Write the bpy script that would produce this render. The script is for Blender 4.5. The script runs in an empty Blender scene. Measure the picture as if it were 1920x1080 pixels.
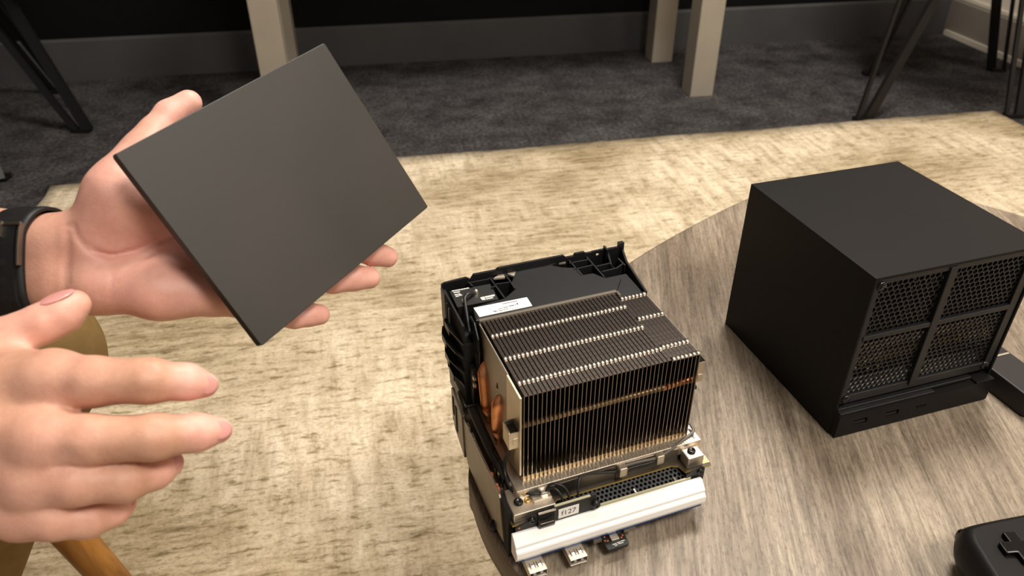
import bpy, bmesh, math, random
import numpy as np
from mathutils import Vector, Matrix, Euler
random.seed(7); np.random.seed(7)
PI = math.pi
sc = bpy.context.scene
col = sc.collection
TZ = 0.42                                            # height of the coffee table top

# ------------------------------------------------------------------ camera
cd = bpy.data.cameras.new('camera'); cam = bpy.data.objects.new('camera', cd); col.objects.link(cam)
cam.location = (0, 0, TZ + 0.4487)
_p, _r = 0.5857, -0.0027
_f = Vector((0, math.cos(_p), -math.sin(_p))); _rt = Vector((1, 0, 0)); _up = _rt.cross(_f)
_rt2 = _rt*math.cos(_r) + _up*math.sin(_r); _up2 = -_rt*math.sin(_r) + _up*math.cos(_r)
cam.rotation_euler = Matrix((_rt2, _up2, -_f)).transposed().to_euler()
cd.sensor_width = 36.0; cd.lens = 1436.0/1920*36; cd.clip_start = 0.02; cd.clip_end = 50
cd.dof.use_dof = True; cd.dof.focus_distance = 0.60; cd.dof.aperture_fstop = 11
sc.camera = cam
# ------------------------------------------------------------------ light
w = bpy.data.worlds.new('world'); sc.world = w; w.use_nodes = True
w.node_tree.nodes['Background'].inputs[0].default_value = (1.0, 0.95, 0.90, 1)
w.node_tree.nodes['Background'].inputs[1].default_value = 0.26
vs = sc.view_settings
vs.view_transform = 'Standard'; vs.look = 'None'; vs.gamma = 1; vs.exposure = 0.0
vs.use_curve_mapping = False
CEIL = 2.6
LAMPS = [((0.55, 1.35), 0.60, 64), ((0.80, -0.65), 0.60, 44), ((-2.0, 0.2), 0.60, 5), ((2.0, 0.2), 0.60, 20)]
for (lx, ly), s, e in LAMPS:
    ld = bpy.data.lights.new('ceiling_lamp_light', 'AREA'); ld.shape = 'SQUARE'; ld.size = s; ld.energy = e
    ld.color = (1.0, 0.945, 0.875)
    lo = bpy.data.objects.new('ceiling_lamp_light', ld); lo.location = (lx, ly, CEIL - 0.045); col.objects.link(lo)

# ------------------------------------------------------------------ materials
def rgb(r, g, b):                                    # sRGB 0-255 to linear
    f = lambda c: (c/255/12.92) if c/255 <= 0.04045 else ((c/255+0.055)/1.055)**2.4
    return (f(r), f(g), f(b), 1)
class NT:
    def __init__(s, name):
        s.m = bpy.data.materials.new(name); s.m.use_nodes = True; s.t = s.m.node_tree
        s.b = s.t.nodes['Principled BSDF']
    def n(s, typ, **kw):
        n = s.t.nodes.new(typ)
        for k, v in kw.items():
            if k in n.inputs: n.inputs[k].default_value = v
            else: setattr(n, k, v)
        return n
    def l(s, a, b): s.t.links.new(a, b)
    def coord(s, scale=(1, 1, 1), rot=(0, 0, 0)):
        c = s.n('ShaderNodeTexCoord'); mp = s.n('ShaderNodeMapping')
        mp.inputs['Scale'].default_value = scale; mp.inputs['Rotation'].default_value = rot
        s.l(c.outputs['Object'], mp.inputs['Vector']); return mp.outputs['Vector']
    def noise(s, vec, scale, detail=3, rough=0.55, dist=0):
        n = s.n('ShaderNodeTexNoise'); n.inputs['Scale'].default_value = scale; n.inputs['Detail'].default_value = detail
        n.inputs['Roughness'].default_value = rough; n.inputs['Distortion'].default_value = dist
        s.l(vec, n.inputs['Vector']); return n.outputs['Fac']
    def ramp(s, fac, stops):
        r = s.n('ShaderNodeValToRGB'); e = r.color_ramp.elements
        while len(e) < len(stops): e.new(0.5)
        for i, (p, c) in enumerate(stops): e[i].position = p; e[i].color = c
        s.l(fac, r.inputs['Fac']); return r.outputs['Color']
    def mix(s, fac, a, b, blend='MIX'):
        m = s.n('ShaderNodeMix', data_type='RGBA', blend_type=blend)
        for i, v in ((0, fac), (6, a), (7, b)):
            if hasattr(v, 'links') or isinstance(v, bpy.types.NodeSocket): s.l(v, m.inputs[i])
            else: m.inputs[i].default_value = v
        return m.outputs[2]
    def bump(s, h, strength, dist=0.001):
        b = s.n('ShaderNodeBump'); b.inputs['Strength'].default_value = strength; b.inputs['Distance'].default_value = dist
        s.l(h, b.inputs['Height']); s.l(b.outputs['Normal'], s.b.inputs['Normal'])
    def set(s, color=None, rough=None, metal=None, spec=None):
        if color is not None: s.b.inputs['Base Color'].default_value = color
        if rough is not None: s.b.inputs['Roughness'].default_value = rough
        if metal is not None: s.b.inputs['Metallic'].default_value = metal
        if spec is not None: s.b.inputs['Specular IOR Level'].default_value = spec
        return s
def simple(name, color, rough=0.5, metal=0.0, spec=0.5, var=0.0, vscale=60, bump=0.0, bscale=900):
    t = NT(name).set(color, rough, metal, spec)
    if var or bump: v = t.coord()
    if var:
        f = t.noise(v, vscale, 4)
        lo = tuple(c*(1-var) for c in color[:3])+(1,); hi = tuple(min(1, c*(1+var)) for c in color[:3])+(1,)
        t.l(t.ramp(f, [(0.3, lo), (0.7, hi)]), t.b.inputs['Base Color'])
    if bump: t.bump(t.noise(v, bscale, 2), bump, 0.0003)
    return t.m
M = {}
M['matte_black'] = simple('matte_black', rgb(22, 20, 19), 0.50, 0, 0.16, 0.06, 25, 0.05, 3000)
t = NT('plate_black').set(rgb(54, 50, 45), 0.5, 0, 0.42)
v = t.coord(); f = t.noise(v, 11, 3, 0.5)
t.l(t.ramp(f, [(0.35, rgb(37, 35, 32)), (0.68, rgb(49, 45, 41))]), t.b.inputs['Base Color'])
t.l(t.ramp(f, [(0.3, (0.40,)*3+(1,)), (0.7, (0.58,)*3+(1,))]), t.b.inputs['Roughness'])
t.bump(t.noise(v, 3500, 2), 0.05, 0.0002); M['plate_black'] = t.m
M['black_plastic'] = simple('black_plastic', rgb(27, 27, 28), 0.38, 0, 0.45, 0.08, 40)
M['gloss_black'] = simple('gloss_black', rgb(18, 17, 17), 0.16, 0, 0.5)
M['dark_void'] = simple('dark_void', rgb(10, 10, 10), 0.8)
M['nickel'] = simple('nickel', (0.72, 0.65, 0.55, 1), 0.48, 1.0, 0.5, 0.08, 90)
M['bright_nickel'] = simple('bright_nickel', (0.86, 0.80, 0.70, 1), 0.28, 1.0)
M['fin_metal'] = simple('fin_metal', (0.38, 0.325, 0.29, 1), 0.21, 1.0, 0.5, 0.10, 300)
M['cover_metal'] = simple('cover_metal', (0.34, 0.30, 0.25, 1), 0.42, 1.0, 0.5, 0.05, 50)
M['pale_lit_metal'] = simple('pale_lit_metal', (0.70, 0.62, 0.49, 1), 0.45, 1.0, 0.5, 0.05, 50)  # pale metal of clips and ribs; on the folded strip it paints caught light
M['dark_metal'] = simple('dark_metal', (0.23, 0.20, 0.17, 1), 0.4, 1.0, 0.5, 0.12, 40)
M['pale_gold'] = simple('pale_gold', (0.62, 0.47, 0.27, 1), 0.45, 1.0)
M['copper'] = simple('copper', (0.83, 0.36, 0.17, 1), 0.33, 1.0, 0.5, 0.12, 120)
M['gold'] = simple('gold', (0.85, 0.58, 0.22, 1), 0.35, 1.0)
M['white_plastic'] = simple('white_plastic', rgb(252, 250, 246), 0.45, 0, 0.4)
M['seal_grey'] = simple('seal_grey', rgb(92, 83, 70), 0.6)
M['mesh_black'] = simple('mesh_black', rgb(26, 25, 24), 0.32, 0, 0.5)
M['pad_black'] = simple('pad_black', rgb(11, 10, 10), 0.2, 0, 0.45)
M['block_grey'] = simple('block_grey', rgb(40, 36, 36), 0.5, 0, 0.3)
M['paper'] = simple('paper', rgb(250, 248, 242), 0.6)
M['ink'] = simple('ink', rgb(62, 60, 57), 0.7)
M['silkscreen'] = simple('silkscreen', rgb(190, 190, 185), 0.7)
M['pcb_black'] = simple('pcb_black', rgb(24, 23, 22), 0.45, 0, 0.5, 0.1, 60)
M['pcb_top'] = simple('pcb_top', rgb(58, 48, 34), 0.4, 0, 0.5, 0.15, 80)
M['pcb_edge'] = simple('pcb_edge', rgb(172, 146, 78), 0.5, 0, 0.5, 0.15, 80)
M['pale_edge'] = simple('pale_edge', rgb(185, 180, 150), 0.6)
M['blue'] = simple('blue', rgb(30, 66, 120), 0.4)
M['cable'] = simple('cable', rgb(30, 29, 28), 0.42)
M['grey_cable'] = simple('grey_cable', rgb(92, 86, 78), 0.4)
M['rubber'] = simple('rubber', rgb(20, 20, 21), 0.55, 0, 0.4, 0.15, 120)
M['orange_part'] = simple('orange_part', rgb(205, 110, 70), 0.5)
M['taupe_paint'] = simple('taupe_paint', rgb(150, 141, 127), 0.6, 0, 0.3, 0.05, 12)
M['white_wall'] = simple('white_wall', rgb(214, 202, 186), 0.85, 0, 0.2, 0.03, 6)
M['black_wall'] = simple('black_wall', rgb(9, 9, 9), 0.75, 0, 0.15, 0.15, 5)
M['grey_base'] = simple('grey_base', rgb(72, 71, 71), 0.55, 0, 0.3, 0.06, 8)
M['light_base'] = simple('light_base', rgb(128, 119, 108), 0.6, 0, 0.3, 0.05, 10)
M['white_trim'] = simple('white_trim', rgb(216, 204, 186), 0.6)
M['chair_metal'] = simple('chair_metal', rgb(18, 16, 15), 0.45, 0.0, 0.4, 0.15, 12)
M['chair_fabric'] = simple('chair_fabric', rgb(34, 33, 34), 0.9, 0, 0.2, 0.15, 300)
M['khaki'] = simple('khaki', rgb(122, 98, 60), 0.9, 0, 0.15, 0.10, 60, 0.4, 1600)
M['shirt'] = simple('shirt', rgb(52, 60, 74), 0.9, 0, 0.15, 0.08, 50, 0.3, 1200)
M['shoe'] = simple('shoe', rgb(60, 42, 28), 0.5, 0, 0.4, 0.1, 40)
M['hair'] = simple('hair', rgb(28, 22, 18), 0.6, 0, 0.3, 0.3, 200, 0.6, 500)
M['eye_white'] = simple('eye_white', rgb(225, 220, 212), 0.3)
M['iris'] = simple('iris', rgb(40, 26, 18), 0.25)
M['nail'] = simple('nail', rgb(212, 150, 143), 0.34, 0, 0.5)
M['ceiling_white'] = simple('ceiling_white', rgb(210, 204, 195), 0.9)
e = NT('lamp_diffuser'); e.b.inputs['Emission Color'].default_value = (1.0, 0.84, 0.62, 1); e.b.inputs['Emission Strength'].default_value = 3.0; M['lamp_diffuser'] = e.m

# weathered grey laminate of the coffee table; the grain runs along local Y
t = NT('grey_wood').set(None, 0.46, 0, 0.35)
v1 = t.coord((85, 4.0, 30)); v2 = t.coord((380, 20, 60)); v3 = t.coord((13, 1.8, 5)); v4 = t.coord((240, 70, 60))
f1 = t.noise(v1, 1.0, 5, 0.65, 0.6); f2 = t.noise(v2, 1.0, 4, 0.7, 0.2); f3 = t.noise(v3, 1.0, 3, 0.5, 0.4); f4 = t.noise(v4, 2.2, 4, 0.7)
c1 = t.ramp(f1, [(0.30, rgb(116, 105, 92)), (0.45, rgb(150, 138, 122)), (0.60, rgb(178, 165, 147)), (0.74, rgb(196, 183, 164))])
c2 = t.ramp(f2, [(0.34, rgb(84, 74, 65)), (0.50, rgb(162, 149, 132)), (0.66, rgb(214, 201, 182))])
c = t.mix(0.42, c1, c2)
c3 = t.ramp(f3, [(0.34, rgb(182, 175, 170)), (0.66, rgb(255, 255, 255))])
c = t.mix(1.0, c, c3, 'MULTIPLY')
c4 = t.ramp(f4, [(0.36, rgb(150, 140, 132)), (0.52, rgb(255, 255, 255))])
c = t.mix(0.45, c, c4, 'MULTIPLY')
c = t.mix(1.0, c, rgb(238, 235, 231), 'MULTIPLY')
t.l(c, t.b.inputs['Base Color']); t.bump(f2, 0.18, 0.0008); M['grey_wood'] = t.m
t = NT('rim_wood').set(None, 0.5, 0, 0.35)
f1 = t.noise(t.coord((12, 12, 220)), 1.0, 4, 0.6, 0.3)
t.l(t.ramp(f1, [(0.3, rgb(78, 64, 52)), (0.7, rgb(128, 110, 92))]), t.b.inputs['Base Color']); M['rim_wood'] = t.m
# honey coloured chair wood
t = NT('honey_wood').set(None, 0.45, 0, 0.4)
f1 = t.noise(t.coord((60, 60, 6)), 1.0, 4, 0.6, 0.5)
t.l(t.ramp(f1, [(0.3, rgb(138, 88, 34)), (0.7, rgb(192, 134, 62))]), t.b.inputs['Base Color']); M['honey_wood'] = t.m
# distressed woven rug: weft streaks along X, patches of warp streaks along Y
t = NT('rug_weave').set(None, 0.95, 0, 0.1)
vx = t.coord((9, 62, 1)); vy = t.coord((42, 8, 1)); vp = t.coord((1.7, 2.4, 1)); vb = t.coord((1.3, 2.0, 1)); vf = t.coord((150, 210, 1)); vd = t.coord((26, 95, 1))
fx = t.noise(vx, 1.0, 5, 0.72, 0.3); fy = t.noise(vy, 1.0, 5, 0.7, 0.3); fp = t.noise(vp, 1.0, 3, 0.6); fb = t.noise(vb, 1.3, 4, 0.6); ff = t.noise(vf, 1.0, 2, 0.7); fd = t.noise(vd, 1.0, 4, 0.7, 0.2)
W_ = (1, 1, 1, 1)
c = t.ramp(fx, [(0.34, rgb(160, 144, 114)), (0.44, rgb(202, 185, 156)), (0.57, rgb(229, 212, 184)), (0.75, rgb(240, 226, 201))])
pm = t.ramp(fp, [(0.44, (0, 0, 0, 1)), (0.60, (0.85, 0.85, 0.85, 1))])
cy = t.ramp(fy, [(0.33, rgb(176, 160, 132)), (0.46, rgb(216, 199, 171)), (0.60, rgb(240, 225, 199))])
c = t.mix(pm, c, cy)
c = t.mix(0.8, c, t.ramp(fd, [(0.34, rgb(150, 138, 102)), (0.47, W_)]), 'MULTIPLY')
c = t.mix(1.0, c, t.ramp(fb, [(0.36, rgb(200, 194, 180)), (0.62, W_)]), 'MULTIPLY')
c = t.mix(0.55, c, t.ramp(ff, [(0.3, rgb(186, 180, 166)), (0.55, W_)]), 'MULTIPLY')
t.l(c, t.b.inputs['Base Color']); t.bump(ff, 0.5, 0.003); M['rug_weave'] = t.m
# charcoal loop carpet
t = NT('carpet').set(None, 0.98, 0, 0.05)
va = t.coord((1, 1, 1)); fa = t.noise(va, 95, 4, 0.75); fb = t.noise(va, 9, 5, 0.7)
c = t.mix(1.0, t.ramp(fa, [(0.32, rgb(38, 37, 38)), (0.68, rgb(112, 109, 108))]), t.ramp(fb, [(0.3, rgb(140, 138, 138)), (0.7, rgb(255, 255, 255))]), 'MULTIPLY')
t.l(c, t.b.inputs['Base Color']); t.bump(fa, 0.8, 0.006); M['carpet'] = t.m
# skin: colour from a vertex attribute of its own (palm, fingertips and knuckles are pinker)
t = NT('skin').set(None, 0.46, 0, 0.4)
at_ = t.n('ShaderNodeAttribute', attribute_name='pink'); va = t.coord()
fs = t.noise(va, 90, 5, 0.7); fl = t.noise(t.coord((1.0, 1.7, 1.0)), 620, 4, 0.65)
base = t.ramp(fs, [(0.3, rgb(188, 139, 115)), (0.7, rgb(204, 157, 132))]); pk = t.ramp(fs, [(0.3, rgb(224, 163, 148)), (0.7, rgb(235, 181, 165))])
t.l(t.mix(at_.outputs['Fac'], base, pk), t.b.inputs['Base Color'])
t.b.inputs['Subsurface Weight'].default_value = 0.12; t.b.inputs['Subsurface Radius'].default_value = (0.006, 0.002, 0.001); t.b.inputs['Subsurface Scale'].default_value = 1.0
t.bump(fl, 0.28, 0.0006); M['skin'] = t.m

# ------------------------------------------------------------------ mesh helpers
class MB:
    """Collects solids into one mesh."""
    def __init__(s): s.v = []; s.f = []; s.mi = []; s.sm = []
    def add(s, v, f, mi=0, smooth=False, mat=None):
        o = len(s.v)
        if mat is not None: v = [tuple(mat @ Vector(p)) for p in v]
        s.v += [tuple(p) for p in v]; s.f += [tuple(i+o for i in q) for q in f]; s.mi += [mi]*len(f); s.sm += [smooth]*len(f); return s
    def box(s, a, b, mi=0, mat=None):
        x0, y0, z0 = a; x1, y1, z1 = b
        v = [(x0,y0,z0),(x1,y0,z0),(x1,y1,z0),(x0,y1,z0),(x0,y0,z1),(x1,y0,z1),(x1,y1,z1),(x0,y1,z1)]
        return s.add(v, [(0,3,2,1),(4,5,6,7),(0,1,5,4),(1,2,6,5),(2,3,7,6),(3,0,4,7)], mi, False, mat)
    def prism(s, poly, lo, hi, axis='z', mi=0, mat=None, smooth=False):
        """poly: ccw 2-D outline; axis is the extrusion axis: z (x,y), x (y,z), y (x,z)."""
        n = len(poly)
        def P(p, h): return {'z': (p[0], p[1], h), 'x': (h, p[0], p[1]), 'y': (p[0], h, p[1])}[axis]
        v = [P(p, lo) for p in poly]+[P(p, hi) for p in poly]
        fl = axis == 'y'
        b, tp = tuple(range(n-1, -1, -1)), tuple(range(n, 2*n)); sides = [(i, (i+1) % n, n+(i+1) % n, n+i) for i in range(n)]
        if fl: b, tp, sides = b[::-1], tp[::-1], [q[::-1] for q in sides]
        s.add(v, [b, tp], mi, False, mat)
        o = len(s.v)-2*n
        s.f += [tuple(i+o for i in q) for q in sides]; s.mi += [mi]*n; s.sm += [smooth]*n
        return s
    def tube(s, pts, r, n=8, mi=0, cap=True, flat=None):
        pts = [Vector(p) for p in pts]; rr = r if isinstance(r, (list, tuple)) else [r]*len(pts)
        v = []; up = None
        for i, p in enumerate(pts):
            d = (pts[min(i+1, len(pts)-1)]-pts[max(i-1, 0)]).normalized()
            if up is None: up = Vector((0, 0, 1)) if abs(d.z) < 0.9 else Vector((1, 0, 0))
            sd = d.cross(up).normalized(); up = sd.cross(d).normalized()
            for k in range(n):
                a = 2*PI*k/n; q = p + sd*math.cos(a)*rr[i] + up*math.sin(a)*rr[i]*(flat or 1); v.append(q)
        f = []
        for i in range(len(pts)-1):
            for k in range(n): f.append((i*n+k, i*n+(k+1) % n, (i+1)*n+(k+1) % n, (i+1)*n+k))
        s.add(v, f, mi, True)
        if cap: 
            m = len(pts)-1; o = len(s.v)-len(v)
            s.f += [tuple(o+k for k in range(n-1, -1, -1)), tuple(o+m*n+k for k in range(n))]; s.mi += [mi]*2; s.sm += [False]*2
        return s
    def cyl(s, a, b, r0, r1=None, n=16, mi=0):
        return s.tube([a, b], [r0, r0 if r1 is None else r1], n, mi)
    def lathe(s, prof, c=(0, 0, 0), n=32, mi=0, axis='z', smooth=True):
        v = []
        for r, h in prof:
            for k in range(n):
                a = 2*PI*k/n
                q = (r*math.cos(a), r*math.sin(a), h)
                if axis == 'y': q = (q[0], h, -q[1])
                if axis == 'x': q = (h, q[0], q[1])
                v.append((q[0]+c[0], q[1]+c[1], q[2]+c[2]))
        f = [(i*n+k, i*n+(k+1) % n, (i+1)*n+(k+1) % n, (i+1)*n+k) for i in range(len(prof)-1) for k in range(n)]
        return s.add(v, f, mi, smooth)
    def ell(s, c, r, n=16, mi=0, mat=None):
        v = []; f = []; m = n//2
        for i in range(m+1):
            th = PI*i/m
            for k in range(n):
                a = 2*PI*k/n; v.append((c[0]+r[0]*math.sin(th)*math.cos(a), c[1]+r[1]*math.sin(th)*math.sin(a), c[2]+r[2]*math.cos(th)))
        for i in range(m):
            for k in range(n): f.append((i*n+k, (i+1)*n+k, (i+1)*n+(k+1) % n, i*n+(k+1) % n))
        return s.add(v, f, mi, True, mat)
    def build(s, name, mats, parent=None, bevel=0, seg=2, weld=False, loc=None, rotz=0):
        me = bpy.data.meshes.new(name); me.from_pydata(s.v, [], s.f)
        for m in (mats if isinstance(mats, (list, tuple)) else [mats]): me.materials.append(M[m] if isinstance(m, str) else m)
        me.polygons.foreach_set('material_index', s.mi); me.polygons.foreach_set('use_smooth', s.sm)
        bm = bmesh.new(); bm.from_mesh(me)
        if weld: bmesh.ops.remove_doubles(bm, verts=bm.verts, dist=1e-6)
        bmesh.ops.recalc_face_normals(bm, faces=bm.faces); bm.to_mesh(me); bm.free()
        o = bpy.data.objects.new(name, me); col.objects.link(o)
        if parent is not None: o.parent = parent
        if loc is not None: o.location = loc
        if rotz: o.rotation_euler.z = rotz
        if bevel:
            b = o.modifiers.new('bevel', 'BEVEL'); b.width = bevel; b.segments = seg; b.limit_method = 'ANGLE'; b.angle_limit = math.radians(40)
        return o
def rrect(x0, y0, x1, y1, r, n=5):
    out = []
    for cx, cy, a0 in ((x1-r, y0+r, -90), (x1-r, y1-r, 0), (x0+r, y1-r, 90), (x0+r, y0+r, 180)):
        for k in range(n+1):
            a = math.radians(a0+90*k/n); out.append((cx+r*math.cos(a), cy+r*math.sin(a)))
    return out
def thing(name, label, cat, loc=(0, 0, 0), rotz=0, group=None):
    o = bpy.data.objects.new(name, None); col.objects.link(o); o.location = loc; o.rotation_euler = (0, 0, rotz)
    o.empty_display_size = 0.05
    return tag(o, label, cat, group)
def tag(o, label, cat, group=None):
    o['label'] = label; o['category'] = cat
    if group: o['group'] = group
    return o
def struct(o): o['kind'] = 'structure'; return o
def stuff(o): o['kind'] = 'stuff'; return o
def curve_pts(ctrl, n=8):
    """Catmull-Rom through control points."""
    P = [Vector(p) for p in ctrl]; P = [P[0]*2-P[1]]+P+[P[-1]*2-P[-2]]; out = []
    for i in range(1, len(P)-2):
        for k in range(n):
            t = k/n; a, b, c, d = P[i-1:i+3]
            out.append(0.5*((2*b)+(c-a)*t+(2*a-5*b+4*c-d)*t*t+(3*b-a-3*c+d)*t**3))
    out.append(P[-2]); return out
def copy_tree(o, parent=None):
    c = o.copy(); col.objects.link(c)
    if parent is not None: c.parent = parent
    for ch in list(o.children): copy_tree(ch, c)
    return c
def text_part(body, size, name, mat, parent, matrix, depth=0.00008):
    cu = bpy.data.curves.new(name, 'FONT'); cu.body = body; cu.size = size; cu.align_x = 'CENTER'; cu.align_y = 'CENTER'; cu.extrude = depth
    tmp = bpy.data.objects.new(name, cu); col.objects.link(tmp)
    dg = bpy.context.evaluated_depsgraph_get(); me = bpy.data.meshes.new_from_object(tmp.evaluated_get(dg))
    bpy.data.objects.remove(tmp); me.materials.clear(); me.materials.append(M[mat])
    o = bpy.data.objects.new(name, me); col.objects.link(o); o.parent = parent; o.matrix_local = matrix; return o

# ------------------------------------------------------------------ room
RY = 0.172                                           # the room is turned a little against the camera
def R2(x, y): return (x*math.cos(RY)-y*math.sin(RY), x*math.sin(RY)+y*math.cos(RY))
RM = Matrix.Rotation(RY, 4, 'Z')
WY = 2.855; WX = 2.30                                # back wall and right wall in room coordinates
struct(MB().box((-4.2, -3.2, -0.05), (WX+0.1, WY+0.1, 0)).build('floor', 'carpet', rotz=RY))
struct(MB().box((-4.2, WY, 0), (WX, WY+0.1, CEIL)).build('wall_back', 'black_wall', rotz=RY))
struct(MB().box((WX, -3.2, 0), (WX+0.1, WY+0.1, CEIL)).build('wall_right', 'white_wall', rotz=RY))
struct(MB().box((-4.2, -3.2, CEIL), (WX+0.1, WY+0.1, CEIL+0.05)).build('ceiling', 'ceiling_white', rotz=RY))
b = MB().prism([(WY-0.012, 0), (WY, 0), (WY, 0.14), (WY-0.004, 0.14), (WY-0.012, 0.132)], -4.2, WX-0.012, 'x')
struct(b.build('baseboard_back', 'grey_base', rotz=RY))
struct(MB().prism([(WX, 0), (WX, 0.14), (WX-0.004, 0.14), (WX-0.012, 0.132), (WX-0.012, 0)], -3.2, WY-0.001, 'y').build('baseboard_right', 'light_base', rotz=RY))
struct(MB().box((WX-0.022, -3.2, 0), (WX-0.0125, WY-0.03, 0.02)).build('trim_1', 'white_trim', rotz=RY))
struct(MB().box((WX-0.008, -3.2, 0.1405), (WX-0.0005, WY-0.03, 0.153)).build('trim_2', 'white_trim', rotz=RY))
lamp_where = ['over the coffee table', 'behind the seat of the viewer', 'beyond the seated person', 'near the white wall']
for i, ((lx, ly), s, e_) in enumerate(LAMPS):
    L = thing('ceiling_lamp', 'square flush ceiling lamp '+lamp_where[i], 'lamp', (lx, ly, CEIL), 0, 'square ceiling lamps')
    h = s/2
    fr = MB()
    for a, b in (((-h-.03, -h-.03), (h+.03, -h)), ((-h-.03, h), (h+.03, h+.03)), ((-h-.03, -h), (-h, h)), ((h, -h), (h+.03, h))):
        fr.box((a[0], a[1], -0.035), (b[0], b[1], 0))
    fr.build('lamp_frame', 'white_trim', L)
    MB().box((-h, -h, -0.03), (h, h, -0.005)).build('diffuser', 'lamp_diffuser', L)

# ------------------------------------------------------------------ rug
rug = MB(); nx, ny = 90, 50; RW, RD = 2.72, 2.9
rx0, ry1 = -1.1735, 1.772
ca, sa = math.cos(0.190), math.sin(0.190)
v = []; f = []
for lay in (0.0105, 0.001):
    for j in range(ny+1):
        for i in range(nx+1):
            u, q = i/nx, j/ny
            x = u*RW; y = -RD*q
            if i in (0, nx): x += random.uniform(-.004, .004)
            if j in (0, ny): y += random.uniform(-.003, .003)
            z = lay + (0.0012*math.sin(x*9+y*4) + random.uniform(-.0004, .0004) if lay > .005 else 0)
            v.append((x, y, z))
W1 = nx+1; N1 = W1*(ny+1)
for j in range(ny):
    for i in range(nx):
        a = j*W1+i; f.append((a, a+W1, a+W1+1, a+1)); f.append((N1+a, N1+a+1, N1+a+W1+1, N1+a+W1))
ring = [i for i in range(W1)]+[j*W1+nx for j in range(1, ny+1)]+[ny*W1+i for i in range(nx-1, -1, -1)]+[j*W1 for j in range(ny-1, 0, -1)]
for k in range(len(ring)):
    a, b = ring[k], ring[(k+1) % len(ring)]; f.append((a, b, N1+b, N1+a))
rug.add(v, f, 0, True)
ro = rug.build('rug', 'rug_weave', None, loc=(rx0, ry1, 0), rotz=0.190)
tag(ro, 'large beige distressed woven rug lying on the charcoal carpet', 'rug')

# ------------------------------------------------------------------ coffee table
CT = (0.36, 0.54)
OUT = [(-.0345, .4203), (-.0304, .4009), (-.0227, .3765), (-.013, .3546), (.0031, .3282), (.04, .285), (.11, .225), (.22, .17), (.36, .15), (.52, .18), (.66, .28), (.74, .42), (.76, .58), (.70, .75), (.58, .88), (.46, .94), (.375, .928), (.3036, .8847), (.2167, .812), (.1372, .735), (.07, .655), (.005, .56), (-.028, .485)]
OUT = [(p.x-CT[0], p.y-CT[1]) for p in curve_pts([(x, y, 0) for x, y in OUT+OUT[:3]], 6)][6:6+6*len(OUT)]
ct = thing('coffee_table', 'rounded coffee table with a grey weathered wood grain top', 'table', (CT[0], CT[1], 0))
def shrink(d):
    n = len(OUT); out = []
    for i in range(n):
        a, b = OUT[i-1], OUT[(i+1) % n]; tx, ty = b[0]-a[0], b[1]-a[1]; L = math.hypot(tx, ty); out.append((OUT[i][0]-ty/L*d, OUT[i][1]+tx/L*d))
    return out
tt = MB(); n = len(OUT)
lv = [(shrink(0.003), TZ, 0), (shrink(0.0008), TZ-0.0008, 0), (OUT, TZ-0.003, 0), (OUT, TZ-0.030, 1), (shrink(0.004), TZ-0.034, 1)]
v = [(x, y, z) for o_, z, _ in lv for x, y in o_]
for k in range(4):
    tt.add([], [], 0); 
tt.v += v; fs_ = []
for k in range(4):
    for i in range(n): tt.f.append((k*n+i, k*n+(i+1) % n, (k+1)*n+(i+1) % n, (k+1)*n+i)); tt.mi.append(0 if k < 2 else 1); tt.sm.append(True)
tt.f += [tuple(range(n)), tuple(4*n+i for i in range(n-1, -1, -1))]; tt.mi += [0, 1]; tt.sm += [False, False]
GR = math.radians(7)
tt.v = [(x*math.cos(GR)-y*math.sin(GR), x*math.sin(GR)+y*math.cos(GR), z) for x, y, z in tt.v]
tt.build('tabletop', ['grey_wood', 'rim_wood'], ct, rotz=-GR)
MB().lathe([(0, TZ-0.034), (0.13, TZ-0.034), (0.13, TZ-0.055), (0.045, TZ-0.07), (0.04, 0.06), (0.07, 0.035), (0.24, 0.026), (0.25, 0.0125), (0, 0.0125)], n=48).build('pedestal', 'chair_metal', ct, weld=True)

# ------------------------------------------------------------------ console table far behind
con = thing('console_table', 'tall side table on square taupe posts before the black wall', 'table', (0.585, 2.4354, 0), 0.185)
LW = 0.078
cx0 = -1.335
for x, y in ((0, 0), (-0.0, 0.375), (cx0, 0.0), (cx0, 0.375)):
    MB().box((x, y, 0), (x+LW, y+LW, 0.72)).build('leg', 'taupe_paint', con, bevel=0.002)
MB().box((cx0-0.01, -0.01, 0.72), (LW+0.01, 0.375+LW+0.01, 0.76)).build('tabletop', 'taupe_paint', con, bevel=0.003)
ap = MB().box((cx0+LW, 0.02, 0.64), (0, 0.045, 0.72)).box((cx0+LW, 0.41, 0.64), (0, 0.435, 0.72)); ap.build('apron', 'taupe_paint', con)

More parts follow.
